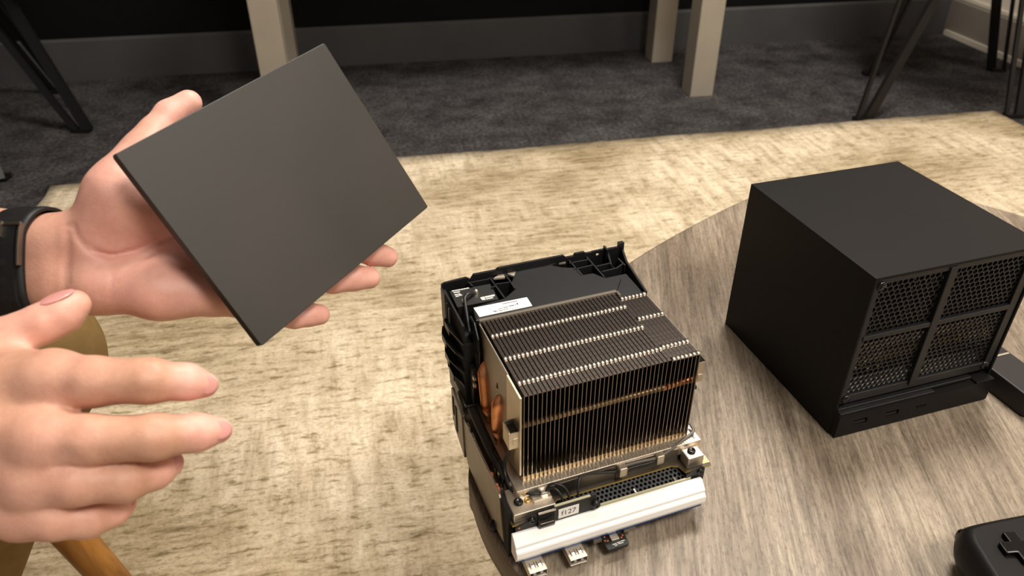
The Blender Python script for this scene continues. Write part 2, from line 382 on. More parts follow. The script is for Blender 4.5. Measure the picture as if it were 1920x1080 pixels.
# ------------------------------------------------------------------ two black chairs on splayed bar legs
def bar(mb, a, b, wd, th, side):
    a, b = Vector(a), Vector(b); d = (b-a).normalized(); s_ = Vector(side); s_ = (s_-d*s_.dot(d)).normalized(); u = d.cross(s_)
    v = [p+s_*sx*wd/2+u*sy*th/2 for p in (a, b) for sx, sy in ((-1, -1), (1, -1), (1, 1), (-1, 1))]
    mb.add(v, [(0,3,2,1),(4,5,6,7),(0,1,5,4),(1,2,6,5),(2,3,7,6),(3,0,4,7)])
def black_chair(label, feet, tops, centre, rz, name='side_chair', rods=True):
    c = thing(name, label, 'chair', (centre[0], centre[1], 0), 0, 'black chairs around the rug')
    C0 = Vector((centre[0], centre[1], 0))
    for (fx, fy), (t1, t2) in zip(feet, tops):
        m = MB(); F = Vector((fx, fy, 0))-C0
        side = Vector((t2[0]-t1[0], t2[1]-t1[1], 0)).normalized()
        a = F-side*0.02+Vector((0, 0, 0.006)); b = F+side*0.02+Vector((0, 0, 0.006))
        bar(m, a, Vector(t1)-C0, 0.012 if rods else 0.02, 0.010, side)
        bar(m, b, Vector(t2)-C0, 0.030, 0.014, side)
        m.box((F.x-0.026, F.y-0.014, 0), (F.x+0.026, F.y+0.014, 0.012))
        m.build('leg', 'chair_metal', c)
    mt = Matrix.Rotation(rz, 4, 'Z')
    m = MB(); m.prism(rrect(-.24, -.24, .24, .24, .06), .43, .48, 'z', mat=mt); m.build('seat', 'chair_fabric', c, bevel=.012)
    m = MB()
    k = 9
    v = []
    for i in range(k+1):
        u = -1+2*i/k
        for y, z in ((.20+.03*(1-u*u), .52), (.25+.03*(1-u*u), .86), (.27+.03*(1-u*u), .86), (.225+.03*(1-u*u), .52)): v.append((u*.22, y, z))
    f = [(i*4+a, i*4+(a+1) % 4, (i+1)*4+(a+1) % 4, (i+1)*4+a) for i in range(k) for a in range(4)]+[(3, 2, 1, 0), (k*4, k*4+1, k*4+2, k*4+3)]
    m.add(v, f, mat=mt); m.build('backrest', 'chair_fabric', c, bevel=.006)
    for sx in (-.15, .15):
        m = MB(); bar(m, mt @ Vector((sx, .2, .46)), mt @ Vector((sx, .235, .6)), .03, .012, mt @ Vector((1, 0, 0))); m.build('back_support', 'chair_metal', c)
    return c
black_chair('black chair on thin splayed bar legs in front of the baseboard corner',
            [(1.068, 2.226), (1.262, 2.66), (1.541, 2.252), (1.73, 2.70)],
            [((1.14, 2.32, .44), (1.30, 2.38, .44)), ((1.30, 2.56, .44), (1.36, 2.63, .44)), ((1.50, 2.38, .44), (1.55, 2.38, .44)), ((1.60, 2.60, .44), (1.55, 2.62, .44))],
            (1.40, 2.47), 0.5)
black_chair('black chair in deep shade at the dark end of the room beyond the plate',
            [(-1.275, 2.155), (-1.52, 2.50), (-1.34, 1.83), (-1.86, 2.22)],
            [((-1.57, 2.27, .44), (-1.45, 2.26, .44)), ((-1.58, 2.36, .44), (-1.64, 2.36, .44)), ((-1.52, 2.06, .44), (-1.47, 2.01, .44)), ((-1.74, 2.26, .44), (-1.74, 2.20, .44))],
            (-1.62, 2.18), -0.7, rods=False)

# ------------------------------------------------------------------ hexagonal mesh panel
def hex_panel(mb, x0, x1, z0, z1, y0, y1, pitch, hole, mi=0):
    """Panel in the XZ plane (y0 front, y1 back) pierced by hexagonal holes."""
    dx = pitch; dz = pitch*0.866
    nz = int((z1-z0)/dz)+1; nxh = int((x1-x0)/dx)+1
    for j in range(nz):
        for i in range(nxh):
            cx_ = x0+(i+0.5+(0.5 if j % 2 else 0)*1.0)*dx-0.25*dx; cz_ = z0+(j+0.5)*dz
            if cx_-dx*0.5 > x1: continue
            outer = [(cx_+dx/math.sqrt(3)*math.cos(math.radians(90+60*k)), cz_+dx/math.sqrt(3)*math.sin(math.radians(90+60*k))) for k in range(6)]
            inner = [(cx_+hole*math.cos(math.radians(90+60*k)), cz_+hole*math.sin(math.radians(90+60*k))) for k in range(6)]
            v = [(p[0], y0, p[1]) for p in outer]+[(p[0], y0, p[1]) for p in inner]+[(p[0], y1, p[1]) for p in inner]
            f = [(k, (k+1) % 6, 6+(k+1) % 6, 6+k) for k in range(6)]+[(6+k, 6+(k+1) % 6, 12+(k+1) % 6, 12+k) for k in range(6)]
            mb.add(v, f, mi)
# ------------------------------------------------------------------ the cube computer (front plate taken off)
CW, CDp, CH = 0.157, 0.162, 0.152
cube = thing('cube_computer', 'black cube computer with its perforated front grille laid bare', 'computer', (0.2595, 0.4580, TZ), 0.3067)
T = 0.0024
m = MB()
m.box((0, 0, 0.0), (T, CDp, CH)).box((CW-T, 0, 0.0), (CW, CDp, CH)).box((T, 0, CH-T), (CW-T, CDp, CH)).box((T, 0.0, 0.0), (CW-T, CDp, T)).box((T, CDp-T, T), (CW-T, CDp, CH-T))
v = [(0,0,0),(CW,0,0),(CW,CDp,0),(0,CDp,0),(0,0,CH),(CW,0,CH),(CW,CDp,CH),(0,CDp,CH)]
iv = [(T,0,T),(CW-T,0,T),(CW-T,CDp-T,T),(T,CDp-T,T),(T,0,CH-T),(CW-T,0,CH-T),(CW-T,CDp-T,CH-T),(T,CDp-T,CH-T)]
m = MB(); m.add(v+iv, [(0,3,2,1),(4,5,6,7),(1,2,6,5),(2,3,7,6),(3,0,4,7),(8,9,10,11),(15,14,13,12),(9,13,14,10),(10,14,15,11),(8,11,15,12),(0,1,9,8),(1,5,13,9),(5,4,12,13),(4,0,8,12)])
m.build('casing', 'matte_black', cube, bevel=0.0007)
# inner grille frame
gx0, gx1, gz0, gz1, gy = T+0.0006, CW-T-0.0006, 0.030, CH-T-0.0006, 0.0035
m = MB()
m.box((gx0, 0.0012, gz0), (gx0+0.0045, 0.010, gz1)).box((gx1-0.0075, 0.0012, gz0), (gx1, 0.010, gz1))
m.box((gx0, 0.0012, gz1-0.0045), (gx1, 0.010, gz1)).box((gx0, 0.0012, gz0), (gx1, 0.0050, gz0+0.008))
m.build('grille_frame', 'black_plastic', cube, bevel=0.0005)
MID = 0.0955; CXM = 0.0720
MB().box((CXM-0.0036, -0.0002, gz0+0.004), (CXM+0.0036, 0.004, gz1-0.001)).build('vertical_rib', 'black_plastic', cube, bevel=0.0006)
MB().box((gx0+0.003, 0.0004, MID-0.0022), (CXM-0.0036, 0.004, MID+0.0022)).build('horizontal_rib', 'black_plastic', cube, bevel=0.0005)
MB().box((CXM+0.0036, 0.0004, MID-0.0022), (gx1-0.005, 0.004, MID+0.0022)).build('horizontal_rib', 'black_plastic', cube, bevel=0.0005)
for xa, xb in ((gx0+0.0035, CXM-0.0015), (CXM+0.0025, gx1-0.0078)):
    for za, zb in ((gz0+0.007, MID-0.003), (MID+0.001, gz1-0.0055)):
        m = MB(); hex_panel(m, xa, xb, za, zb, gy, gy+0.0016, 0.0049, 0.00226)
        stuff(m.build('mesh_panel', 'mesh_black', cube))
for x, z in ((gx0+0.0055, gz1-0.006), (gx1-0.006, gz1-0.006), (gx0+0.0055, gz0+0.0045), (gx1-0.0065, gz0+0.005)):
    MB().lathe([(0, -0.0002), (0.0033, -0.0002), (0.0042, 0.0008), (0.0042, 0.006)], (x, 0, z), 16, axis='y').build('magnet_boss', 'gloss_black', cube, weld=True)
# what shows behind the mesh
MB().box((0.006, 0.0053, 0.0352), (CXM-0.003, 0.0110, 0.0462)).box((CXM+0.003, 0.0053, 0.0352), (0.140, 0.0110, 0.0462)).build('light_bar', 'white_plastic', cube)
m = MB()
for i in range(44): m.box((0.010+i*0.0031, 0.022, 0.080), (0.01045+i*0.0031, 0.13, 0.140))
stuff(m.build('heatsink', 'fin_metal', cube))
m = MB(); m.box((0.006, 0.0125, 0.0700), (0.148, 0.13, 0.079)).box((0.008, 0.0075, 0.0640), (0.04, 0.0235, 0.072)).box((0.112, 0.0075, 0.0640), (0.146, 0.0235, 0.072)); m.build('base_plate', 'nickel', cube)
m = MB()
for i in range(34):
    x = random.choice([random.uniform(.008, .042), random.uniform(.110, .144)]); z = random.uniform(.057, .074); m.box((x, .0058, z), (x+.003, .0078, z+.0024), random.choice([0, 1, 1]))
stuff(m.build('circuit_parts', ['gold', 'bright_nickel'], cube))
MB().box((0.006, 0.010, 0.0600), (0.15, 0.14, 0.062)).build('circuit_board', 'pcb_edge', cube)
# port strip along the bottom
sy0, sy1 = -0.0062, 0.012
pf = 0.0225
m = MB()
def strip_front(mb, holes):
    xs = [0.0008]; 
    for a, b, *_ in holes: xs += [a, b]
    xs.append(CW-0.0012)
    for i in range(0, len(xs), 2): mb.box((xs[i], sy0, 0.0012), (xs[i+1], sy0+0.004, pf))
    for a, b, za, zb in holes:
        mb.box((a, sy0, 0.0012), (b, sy0+0.004, za)); mb.box((a, sy0, zb), (b, sy0+0.004, pf)); mb.box((a, sy0+0.003, za), (b, sy0+0.004, zb), 1)
strip_front(m, [(0.0165, 0.0295, 0.0105, 0.0158), (0.0475, 0.0605, 0.0105, 0.0158), (0.078, 0.0885, 0.0120, 0.0138)])
m.box((0.0008, sy0+0.004, 0.0012), (CW-0.0012, sy1, pf))
m.build('port_strip', ['matte_black', 'dark_void'], cube)
for a in (0.0165, 0.0475):
    mm = MB().box((a+0.001, sy0+0.0008, 0.0113), (a+0.012, sy0+0.003, 0.0131)); mm.build('port_tongue', 'pcb_black', cube)
MB().box((0.002, -0.0045, pf), (0.0945, 0.010, pf+0.0022)).box((0.002, -0.001, pf+0.002), (0.135, 0.012, pf+0.0045)).build('ledge', 'black_plastic', cube, bevel=0.0004)
MB().box((0.137, -0.0062, pf), (CW-0.0012, 0.008, pf+0.0016)).build('latch_tab', 'matte_black', cube, bevel=0.0004)
for x, y in ((.012, .012), (CW-.012, .012), (.012, CDp-.012), (CW-.012, CDp-.012)): MB().cyl((x, y, -0.0006), (x, y, .0008), .006, n=20).build('foot', 'rubber', cube)
# ------------------------------------------------------------------ small black block to the right of the cube
blk = thing('accessory_block', 'low black block with rounded end lying at the right side of the cube', 'device', (0.2595, 0.4580, TZ), 0.3067)
m = MB(); m.prism(rrect(0.1670, -0.038, 0.2010, 0.075, 0.009, 6), 0.0006, 0.0215, 'z', smooth=False); m.build('body', 'block_grey', blk, bevel=0.0012)
MB().box((0.1800, 0.0185, 0.0215), (0.1985, 0.0207, 0.0224)).box((0.1885, 0.0255, 0.0215), (0.1950, 0.0300, 0.0226)).build('metal_clip', 'bright_nickel', blk, bevel=0.0006)

# ------------------------------------------------------------------ game controller, cut by the corner of the frame
ctl = thing('game_controller', 'black game controller with a glossy cross pad at the table corner', 'controller', (0.2935, 0.3385, TZ), math.radians(8))
m = MB()
out = [(0.0, -0.012), (0.004, -0.004), (0.012, 0), (0.05, 0.003), (0.075, 0.004), (0.10, 0.003), (0.138, 0), (0.146, -0.004), (0.150, -0.012), (0.154, -0.05), (0.150, -0.085), (0.140, -0.098), (0.128, -0.098), (0.118, -0.080), (0.10, -0.066), (0.05, -0.066), (0.032, -0.080), (0.022, -0.098), (0.010, -0.098), (0.0, -0.085), (-0.004, -0.05)]
out = [tuple(p[:2]) for p in curve_pts([(x, y, 0) for x, y in out]+[(out[0][0], out[0][1], 0)], 4)][:-1]
out = out[::-1]
cxm, cym = 0.075, -0.045
lay = [(0.90, 0.006), (0.97, 0.011), (1.0, 0.018), (1.0, 0.024), (0.975, 0.031), (0.93, 0.0345), (0.87, 0.036)]
v = []; n = len(out)
def inset(p, s_): 
    return (p[0]+(cxm-p[0])*(1-s_)*0.6+(0), p[1]+(cym-p[1])*(1-s_))
for s_, z in lay: v += [(*inset(p, s_), z) for p in out]
f = [(i*n+k, i*n+(k+1) % n, (i+1)*n+(k+1) % n, (i+1)*n+k) for i in range(len(lay)-1) for k in range(n)]
m.add(v, f, 0, True); m.add(v[:n], [tuple(range(n-1, -1, -1))]); m.add(v[-n:], [tuple(range(n))])
m.build('body', 'matte_black', ctl, weld=True)
m = MB(); a, b_, hgt = 0.0115, 0.0042, 0.0042
cross = [(-b_, -a), (b_, -a), (b_, -b_), (a, -b_), (a, b_), (b_, b_), (b_, a), (-b_, a), (-b_, b_), (-a, b_), (-a, -b_), (-b_, -b_)]
pm = Matrix.Translation((0.0275, -0.0262, 0.0358)) @ Matrix.Rotation(math.radians(-3), 4, 'Z')
m.prism(cross, 0, hgt, 'z', mat=pm); m.build('direction_pad', 'pad_black', ctl, bevel=0.0007, seg=2)
for x, y in ((0.052, -0.040), (0.098, -0.040)):
    m = MB(); m.lathe([(0, .046), (.008, .0465), (.0085, .044), (.004, .042), (.004, .034), (.010, .034)], (x, y, 0), 24); m.build('thumb_stick', 'rubber', ctl, weld=True)
for x, y in ((0.122, -0.013), (0.131, -0.021), (0.113, -0.021), (0.122, -0.029)):
    m = MB(); m.lathe([(0, .0385), (.0036, .0385), (.0042, .0375), (.0042, .034)], (x, y, 0), 20); m.build('button', 'gloss_black', ctl, weld=True)
m = MB(); m.box((0.006, -0.010, 0.016), (0.046, 0.0022, 0.0275)); m.build('shoulder_button', 'gloss_black', ctl, bevel=0.004, seg=3)
m = MB(); m.box((0.104, -0.010, 0.016), (0.144, 0.0022, 0.0275)); m.build('shoulder_button', 'gloss_black', ctl, bevel=0.004, seg=3)
for x in (0.040, 0.080):
    m = MB(); m.prism(rrect(x-.004, -.062, x+.026, -.050, .003), .035, .0364, 'z'); m.build('touch_pad', 'black_plastic', ctl)
# ------------------------------------------------------------------ the bare internals of a second cube computer
it = thing('computer_internals', 'opened computer internals with a tall finned heatsink and white front light bar', 'computer', (0.0015, 0.3264, TZ), 0.350)
PITCH = 0.00308
# chassis under everything
MB().box((0.003, 0.012, 0.0006), (0.148, 0.158, 0.030)).build('chassis', 'dark_void', it)
# cooling fins: main block and the stepped block on the right share their meshes
def fin(x, y0, y1, z0, z1, tabs, first=None, pitch=PITCH):
    if first is None:
        m = MB(); m.box((0, y0, z0), (0.00042, y1, z1))
        m.box((0, y0, z1-0.0003), (pitch*0.90, y1, z1))
        y = y0+0.003
        while y < y1-0.002:
            if min(abs(y-t) for t in tabs) > 0.0035: m.box((pitch*0.30, y, z1), (pitch*0.62, y+0.0007, z1+0.00022))
            y += 0.0046
        for t in tabs:
            pts = [(t-0.0021, z1-0.0002), (t+0.0021, z1-0.0002), (t+0.0019, z1+0.0004), (t+0.0010, z1+0.0010), (t-0.0006, z1+0.0013), (t-0.0016, z1+0.0010), (t-0.0021, z1+0.0004)]
            m.prism(pts, pitch*0.08, pitch*0.92, 'x', 1, smooth=True)
        o = m.build('fin', ['fin_metal', 'bright_nickel'], it)
    else:
        o = first.copy(); col.objects.link(o)
    o.location = (x, 0, 0); return o
f0 = None
for i in range(34):
    f0_ = fin(0.0168+i*PITCH, 0.0292, 0.1155, 0.0520, 0.1288, (0.0955, 0.0690, 0.0430), f0); f0 = f0 or f0_
f1 = None
for i in range(7):
    f1_ = fin(0.1222+i*PITCH, 0.0296, 0.1085, 0.0520, 0.1278, (0.1068, 0.0800, 0.0452, 0.0312), f1); f1 = f1 or f1_
# side plate of the heatsink with its folded front strip
m = MB(); m.prism([(0.054, 0.0525), (0.113, 0.0525), (0.113, 0.128), (0.054, 0.128)], 0.0148, 0.0156, 'x'); m.build('side_plate', 'cover_metal', it)
m = MB(); m.prism([(0.0288, 0.0600), (0.0535, 0.0530), (0.0535, 0.1282), (0.0288, 0.1282)], 0.0140, 0.0152, 'x'); m.build('folded_strip', 'pale_lit_metal', it)  # strip is flat; light caught by its bend is put into the colour
m = MB(); m.box((0.1436, 0.0300, 0.0525), (0.1442, 0.107, 0.1272)); m.build('side_plate', 'cover_metal', it)
# copper heat pipes bulging out of the side plate
def bulge(yc_top, yc_bot, ztop, zbot, ry, rx):
    k = 14; pts = []; rr = []
    v = []; n = 14
    for i in range(k+1):
        t = i/k; z = ztop+(zbot-ztop)*t; yc = yc_top+(yc_bot-yc_top)*t
        s = min(1.0, (t/0.22)**0.6 if t < .22 else 1.0)*(1.0 if t < .78 else max(.35, 1-((t-.78)/.22)**2*.65))
        for q in range(n):
            a = 2*PI*q/n; v.append((0.0155-max(0, 1)*0 + math.cos(a)*rx*s*(1 if math.cos(a) < 0 else .4), yc+math.sin(a)*ry*s, z))
    f = [(i*n+q, i*n+(q+1) % n, (i+1)*n+(q+1) % n, (i+1)*n+q) for i in range(k) for q in range(n)]+[tuple(range(n)), tuple(k*n+q for q in range(n-1, -1, -1))]
    mm = MB(); mm.add(v, f, 0, True)
    mm.tube([(0.0125, yc_bot-0.0006, zbot+0.006), (0.0135, yc_bot-0.0022, zbot-0.0015), (0.0150, yc_bot-0.0030, zbot-0.006)], [0.0030, 0.0027, 0.0022], 10)
    return mm.build('heat_pipe', 'copper', it)
bulge(0.1050, 0.0960, 0.1015, 0.0575, 0.0042, 0.0062)
bulge(0.0700, 0.0735, 0.0985, 0.0560, 0.0046, 0.0066)
MB().prism([(0.0735, 0.1000), (0.0765, 0.0985), (0.0748, 0.1045)], 0.0145, 0.0149, 'x').build('vent_slot', 'dark_void', it)
# the front heat pipe threaded through the fins
m = MB(); m.tube([(0.0162, 0.0338, 0.1002), (0.1442, 0.0338, 0.1018)], 0.0021, 12); m.build('heat_pipe', 'pale_gold', it)
m = MB(); m.tube([(0.1205, 0.0336, 0.1016), (0.1428, 0.0336, 0.1030)], 0.0023, 12); m.build('heat_pipe', 'copper', it)
m = MB(); m.box((0.0165, 0.031, 0.0520), (0.1435, 0.112, 0.0555)); m.build('gold_reflection', 'pale_gold', it)  # gold slab paints the golden reflection low on the fins
# latch clips
m = MB()
for a, b in (((0.0072, 0.0310, 0.0845), (0.0080, 0.0425, 0.1000)), ((0.0072, 0.0305, 0.0845), (0.0150, 0.0312, 0.0985)), ((0.0072, 0.0418, 0.0880), (0.0150, 0.0425, 0.1000)), ((0.0080, 0.0318, 0.0860), (0.0150, 0.0412, 0.0866))): m.box(a, b)
m.box((0.0070, 0.0330, 0.0930), (0.0073, 0.0385, 0.0985)).box((0.0100, 0.0301, 0.0885), (0.0135, 0.0306, 0.0935))
m.build('latch_clip', 'pale_lit_metal', it, bevel=0.0003)
MB().box((0.0079, 0.0325, 0.0975), (0.0148, 0.0410, 0.0982)).build('clip_pad', 'gloss_black', it)
m = MB(); m.box((0.1440, 0.0310, 0.1010), (0.1500, 0.0316, 0.1185)).box((0.1494, 0.0310, 0.1030), (0.1500, 0.0390, 0.1185)).box((0.1455, 0.0304, 0.1030), (0.1488, 0.0311, 0.1080)); m.build('latch_clip', 'pale_lit_metal', it, bevel=0.0003)
MB().box((0.1440, 0.0312, 0.1175), (0.1498, 0.0385, 0.1190)).build('clip_pad', 'gloss_black', it)
m = MB(); m.cyl((0.1442, 0.033, 0.095), (0.1468, 0.033, 0.095), 0.0018); m.build('screw', 'gloss_black', it)
# base plate
m = MB(); m.box((0.0095, 0.0225, 0.0425), (0.1515, 0.116, 0.0522)).build('base_plate', 'nickel', it, bevel=0.0004)
m = MB()
for i in range(64): m.box((0.0150+i*0.00205, 0.0230, 0.0522), (0.0150+i*0.00205+0.0011, 0.0290, 0.0526))
stuff(m.build('base_ribs', 'pale_lit_metal', it))
m = MB(); m.prism([(0.0335, 0.0380), (0.0820, 0.0380), (0.0820, 0.0505), (0.0805, 0.0518), (0.0335, 0.0505)], 0.0205, 0.0213, 'y'); m.build('front_lip', 'cover_metal', it)
m = MB(); m.prism([(0.0832, 0.0380), (0.1330, 0.0380), (0.1330, 0.0498), (0.0840, 0.0512), (0.0832, 0.0500)], 0.0218, 0.0226, 'y'); m.build('front_lip', 'cover_metal', it)
# gold rimmed circuit board with a wide notch at the front
m = MB(); m.prism([(0.0015, 0.0085), (0.0335, 0.0085), (0.0345, 0.0165), (0.0375, 0.0192), (0.1270, 0.0192), (0.1315, 0.0170), (0.1335, 0.0105), (0.1545, 0.0105), (0.1545, 0.030), (0.1515, 0.116), (0.0015, 0.116)], 0.0362, 0.0378, 'z'); m.mi = [0, 0]+[1]*(len(m.f)-2); m.build('circuit_board', ['pcb_top', 'pcb_edge'], it)
m = MB(); m.box((0.1490, 0.0125, 0.0378), (0.1543, 0.0240, 0.0384)); m.build('gold_contact', 'gold', it)
m = MB()
for i in range(3):
    for j in range(4): m.cyl((0.1502+i*0.0015, 0.0138+j*0.0026, 0.0384), (0.1502+i*0.0015, 0.0138+j*0.0026, 0.0387), 0.0004, n=6)
stuff(m.build('contact_holes', 'orange_part', it))
# corner blocks with screws
m = MB(); m.prism([(0.0030, 0.0100), (0.0330, 0.0100), (0.0330, 0.0215), (0.0200, 0.0300), (0.0110, 0.0330), (0.0045, 0.0330), (0.0030, 0.0240)], 0.0378, 0.0452, 'z'); m.box((0.0190, 0.0150, 0.0452), (0.0325, 0.0215, 0.0470)); m.build('corner_block', 'nickel', it, bevel=0.0006)
def screw(c, r, ax='z', mat='gloss_black', name='screw'):
    m = MB(); h = r*0.5
    m.lathe([(0, h*0.5), (r*0.35, h*0.5), (r*0.45, h), (r*0.85, h), (r, h*0.5), (r, -h)], (0, 0, 0), 20)
    o = m.build(name, mat, it, weld=True); o.location = c
    if ax == 'y': o.rotation_euler.x = PI/2
    return o
screw((0.0098, 0.0195, 0.0456), 0.0032)
m = MB(); m.lathe([(0.0009, 0), (0.0009, 0.0010), (0.0022, 0.0010), (0.0022, -0.001)], (0.0158, 0.0190, 0.0455), 16); m.build('brass_bush', 'gold', it)
m = MB(); m.lathe([(0, .0040), (.0026, .0040), (.0032, .0030), (.0032, 0)], (0.0113, 0.0345, 0.0452), 10); m.build('stud', 'nickel', it, weld=True)
m = MB(); m.lathe([(0, .0040), (.0026, .0040), (.0032, .0030), (.0032, 0)], (0.0275, 0.0235, 0.0460), 10); m.build('stud', 'nickel', it, weld=True)
m = MB(); m.box((0.1355, 0.0120, 0.0378), (0.1485, 0.0225, 0.0480)); m.build('corner_block', 'nickel', it, bevel=0.0008)
screw((0.1412, 0.0180, 0.0486), 0.0030)
m = MB(); m.lathe([(0, .0046), (.0026, .0046), (.0032, .0034), (.0032, 0)], (0.1455, 0.0265, 0.0478), 12); m.build('stud', 'nickel', it, weld=True)
# wires
def wire(pts, r, mat='cable', name='wire'):
    m = MB(); m.tube(curve_pts(pts, 8), r, 8); return m.build(name, mat, it)
wire([(0.0045, 0.104, 0.0590), (0.0050, 0.085, 0.0560), (0.0062, 0.060, 0.0520), (0.0080, 0.048, 0.0480), (0.0085, 0.040, 0.0465)], 0.0036)
wire([(0.0115, 0.0400, 0.0960-.012), (0.0118, 0.042, 0.072), (0.0095, 0.046, 0.058), (0.0080, 0.0400, 0.0500), (0.0085, 0.0330, 0.0470), (0.0130, 0.0280, 0.0462), (0.0200, 0.0225, 0.0475), (0.0265, 0.0190, 0.0480)], 0.0013)
wire([(0.0068, 0.060, 0.056), (0.0085, 0.048, 0.0530), (0.0082, 0.0385, 0.0500), (0.0095, 0.0300, 0.0465), (0.0190, 0.0215, 0.0482), (0.0285, 0.0190, 0.0478)], 0.0010)
wire([(0.0285, 0.0185, 0.0480), (0.0315, 0.0190, 0.0540), (0.0360, 0.0175, 0.0555), (0.0415, 0.0140, 0.0520), (0.0430, 0.0080, 0.0440), (0.0430, 0.0065, 0.0400)], 0.0009)
wire([(0.0300, 0.0190, 0.0480), (0.0320, 0.0185, 0.0520), (0.0350, 0.0160, 0.0525), (0.0375, 0.0120, 0.0490), (0.0380, 0.0080, 0.0430), (0.0380, 0.0065, 0.0400)], 0.0009)
wire([(0.0480, 0.0065, 0.0400), (0.0485, 0.0085, 0.0450), (0.0510, 0.0145, 0.0545), (0.0560, 0.0180, 0.0560), (0.0680, 0.0195, 0.0520), (0.0830, 0.0190, 0.0480)], 0.0009)
wire([(0.0830, 0.0195, 0.0478), (0.0900, 0.0205, 0.0500), (0.1000, 0.0205, 0.0500), (0.1150, 0.0205, 0.0490), (0.1270, 0.0225, 0.0510), (0.1400, 0.0265, 0.0530), (0.1490, 0.0300, 0.0545), (0.1500, 0.0360, 0.0560)], 0.0012, 'grey_cable')
wire([(0.0850, 0.0185, 0.0470), (0.0950, 0.0195, 0.0475), (0.1080, 0.0195, 0.0470), (0.1170, 0.0200, 0.0465)], 0.0010)
for x, y in ((0.0865, 0.0190), (0.1165, 0.0205)):
    m = MB(); m.box((x-.0030, y-.0028, 0.0440), (x+.0030, y+.0030, 0.0520)).build('wire_clip', 'pale_lit_metal', it, bevel=0.0008)
m = MB(); m.box((0.0250, 0.0170, 0.0462), (0.0305, 0.0210, 0.0500)); m.build('wire_crimp', 'bright_nickel', it, bevel=0.001)
# black pierced tray in the notch
m = MB(); hex_panel(m, 0.0450, 0.1330, -0.0065, 0.0065, -0.0006, 0.0006, 0.0034, 0.00125)
tr = stuff(m.build('pierced_tray', 'black_plastic', it)); tr.location = (0, 0.0135, 0.0320); tr.rotation_euler.x = -math.radians(66)
m = MB(); m.box((0.0345, 0.0085, 0.0285), (0.1340, 0.0200, 0.0295)); m.build('tray_floor', 'dark_void', it)
m = MB(); m.box((0.0930, 0.0075, 0.0325), (0.0942, 0.0125, 0.0337)).build('pin', 'white_plastic', it)
m = MB(); m.box((0.1245, 0.0075, 0.0325), (0.1257, 0.0120, 0.0337)).build('pin', 'light_base', it)
m = MB(); m.box((0.0575, 0.0066, 0.0330), (0.1360, 0.0076, 0.0352)).build('rail', 'pale_edge', it)
m = MB(); m.prism([(0.1310, 0.0290), (0.1470, 0.0290), (0.1470, 0.0400), (0.1440, 0.0425), (0.1370, 0.0395), (0.1325, 0.0375)], 0.0072, 0.0086, 'y'); m.build('bracket', 'pcb_black', it)
screw((0.1432, 0.0070, 0.0385), 0.0024, 'y')
# front boards behind the light bar
m = MB(); m.prism([(0.0030, 0.0290), (0.0180, 0.0290), (0.0180, 0.0440), (0.0140, 0.0440), (0.0105, 0.0400), (0.0030, 0.0375)], 0.0060, 0.0074, 'y'); m.build('bracket', 'pcb_black', it)
m = MB(); m.cyl((0.0052, 0.0058, 0.0368), (0.0052, 0.0062, 0.0368), 0.0007, n=10); m.build('copper_dot', 'orange_part', it)
screw((0.0140, 0.0058, 0.0410), 0.0024, 'y')
m = MB(); m.prism([(0.0040, 0.0330), (0.0024, 0.0345), (0.0020, 0.0370), (0.0032, 0.0440), (0.0050, 0.0462), (0.0076, 0.0462), (0.0082, 0.0330)], 0.0180, 0.0295, 'x', smooth=True); m.build('ribbon_connector', 'gloss_black', it, bevel=0.0005)
m = MB(); m.box((0.0182, 0.0042, 0.0462), (0.0305, 0.0056, 0.0470)).box((0.0190, 0.0022, 0.0388), (0.0285, 0.0026, 0.0393)); m.build('connector_edge', 'bright_nickel', it)
lp = MB(); lp.box((0.0295, 0.0052, 0.0285), (0.0560, 0.0066, 0.0482)); lp.build('port_board', 'pcb_black', it, bevel=0.0002)
MB().box((0.0300, 0.0051, 0.0482), (0.0560, 0.0067, 0.0489)).build('board_edge', 'pale_edge', it)
m = MB(); m.box((0.0560, 0.0052, 0.0290), (0.0610, 0.0072, 0.0490)); m.build('post', 'black_plastic', it, bevel=0.0006)
screw((0.0600, 0.0040, 0.0400), 0.0030, 'y', 'black_plastic')
MB().box((0.0328, 0.0048, 0.0360), (0.0476, 0.0052, 0.0446)).build('sticker', 'paper', it)
text_part('f127', 0.0062, 'lettering', 'ink', it, Matrix.Translation((0.0402, 0.00475, 0.0403)) @ Matrix.Rotation(PI/2, 4, 'X'), 0.00004)
# white light bar
prof = [(0.0062, 0.0338), (0.0040, 0.0345), (0.0026, 0.0338), (-0.0022, 0.0290), (-0.0026, 0.0276), (-0.0020, 0.0266), (-0.0040, 0.0252), (-0.0046, 0.0240), (-0.0048, 0.0196), (-0.0040, 0.0184), (-0.0030, 0.0178), (-0.0026, 0.0148), (0.0062, 0.0148)][::-1]
m = MB(); m.prism(prof, -0.0004, 0.1432, 'x'); m.build('light_bar', 'white_plastic', it, bevel=0.0004)
MB().box((0.0015, -0.0022, 0.0128), (0.1420, 0.0070, 0.0146)).build('light_board', 'blue', it)
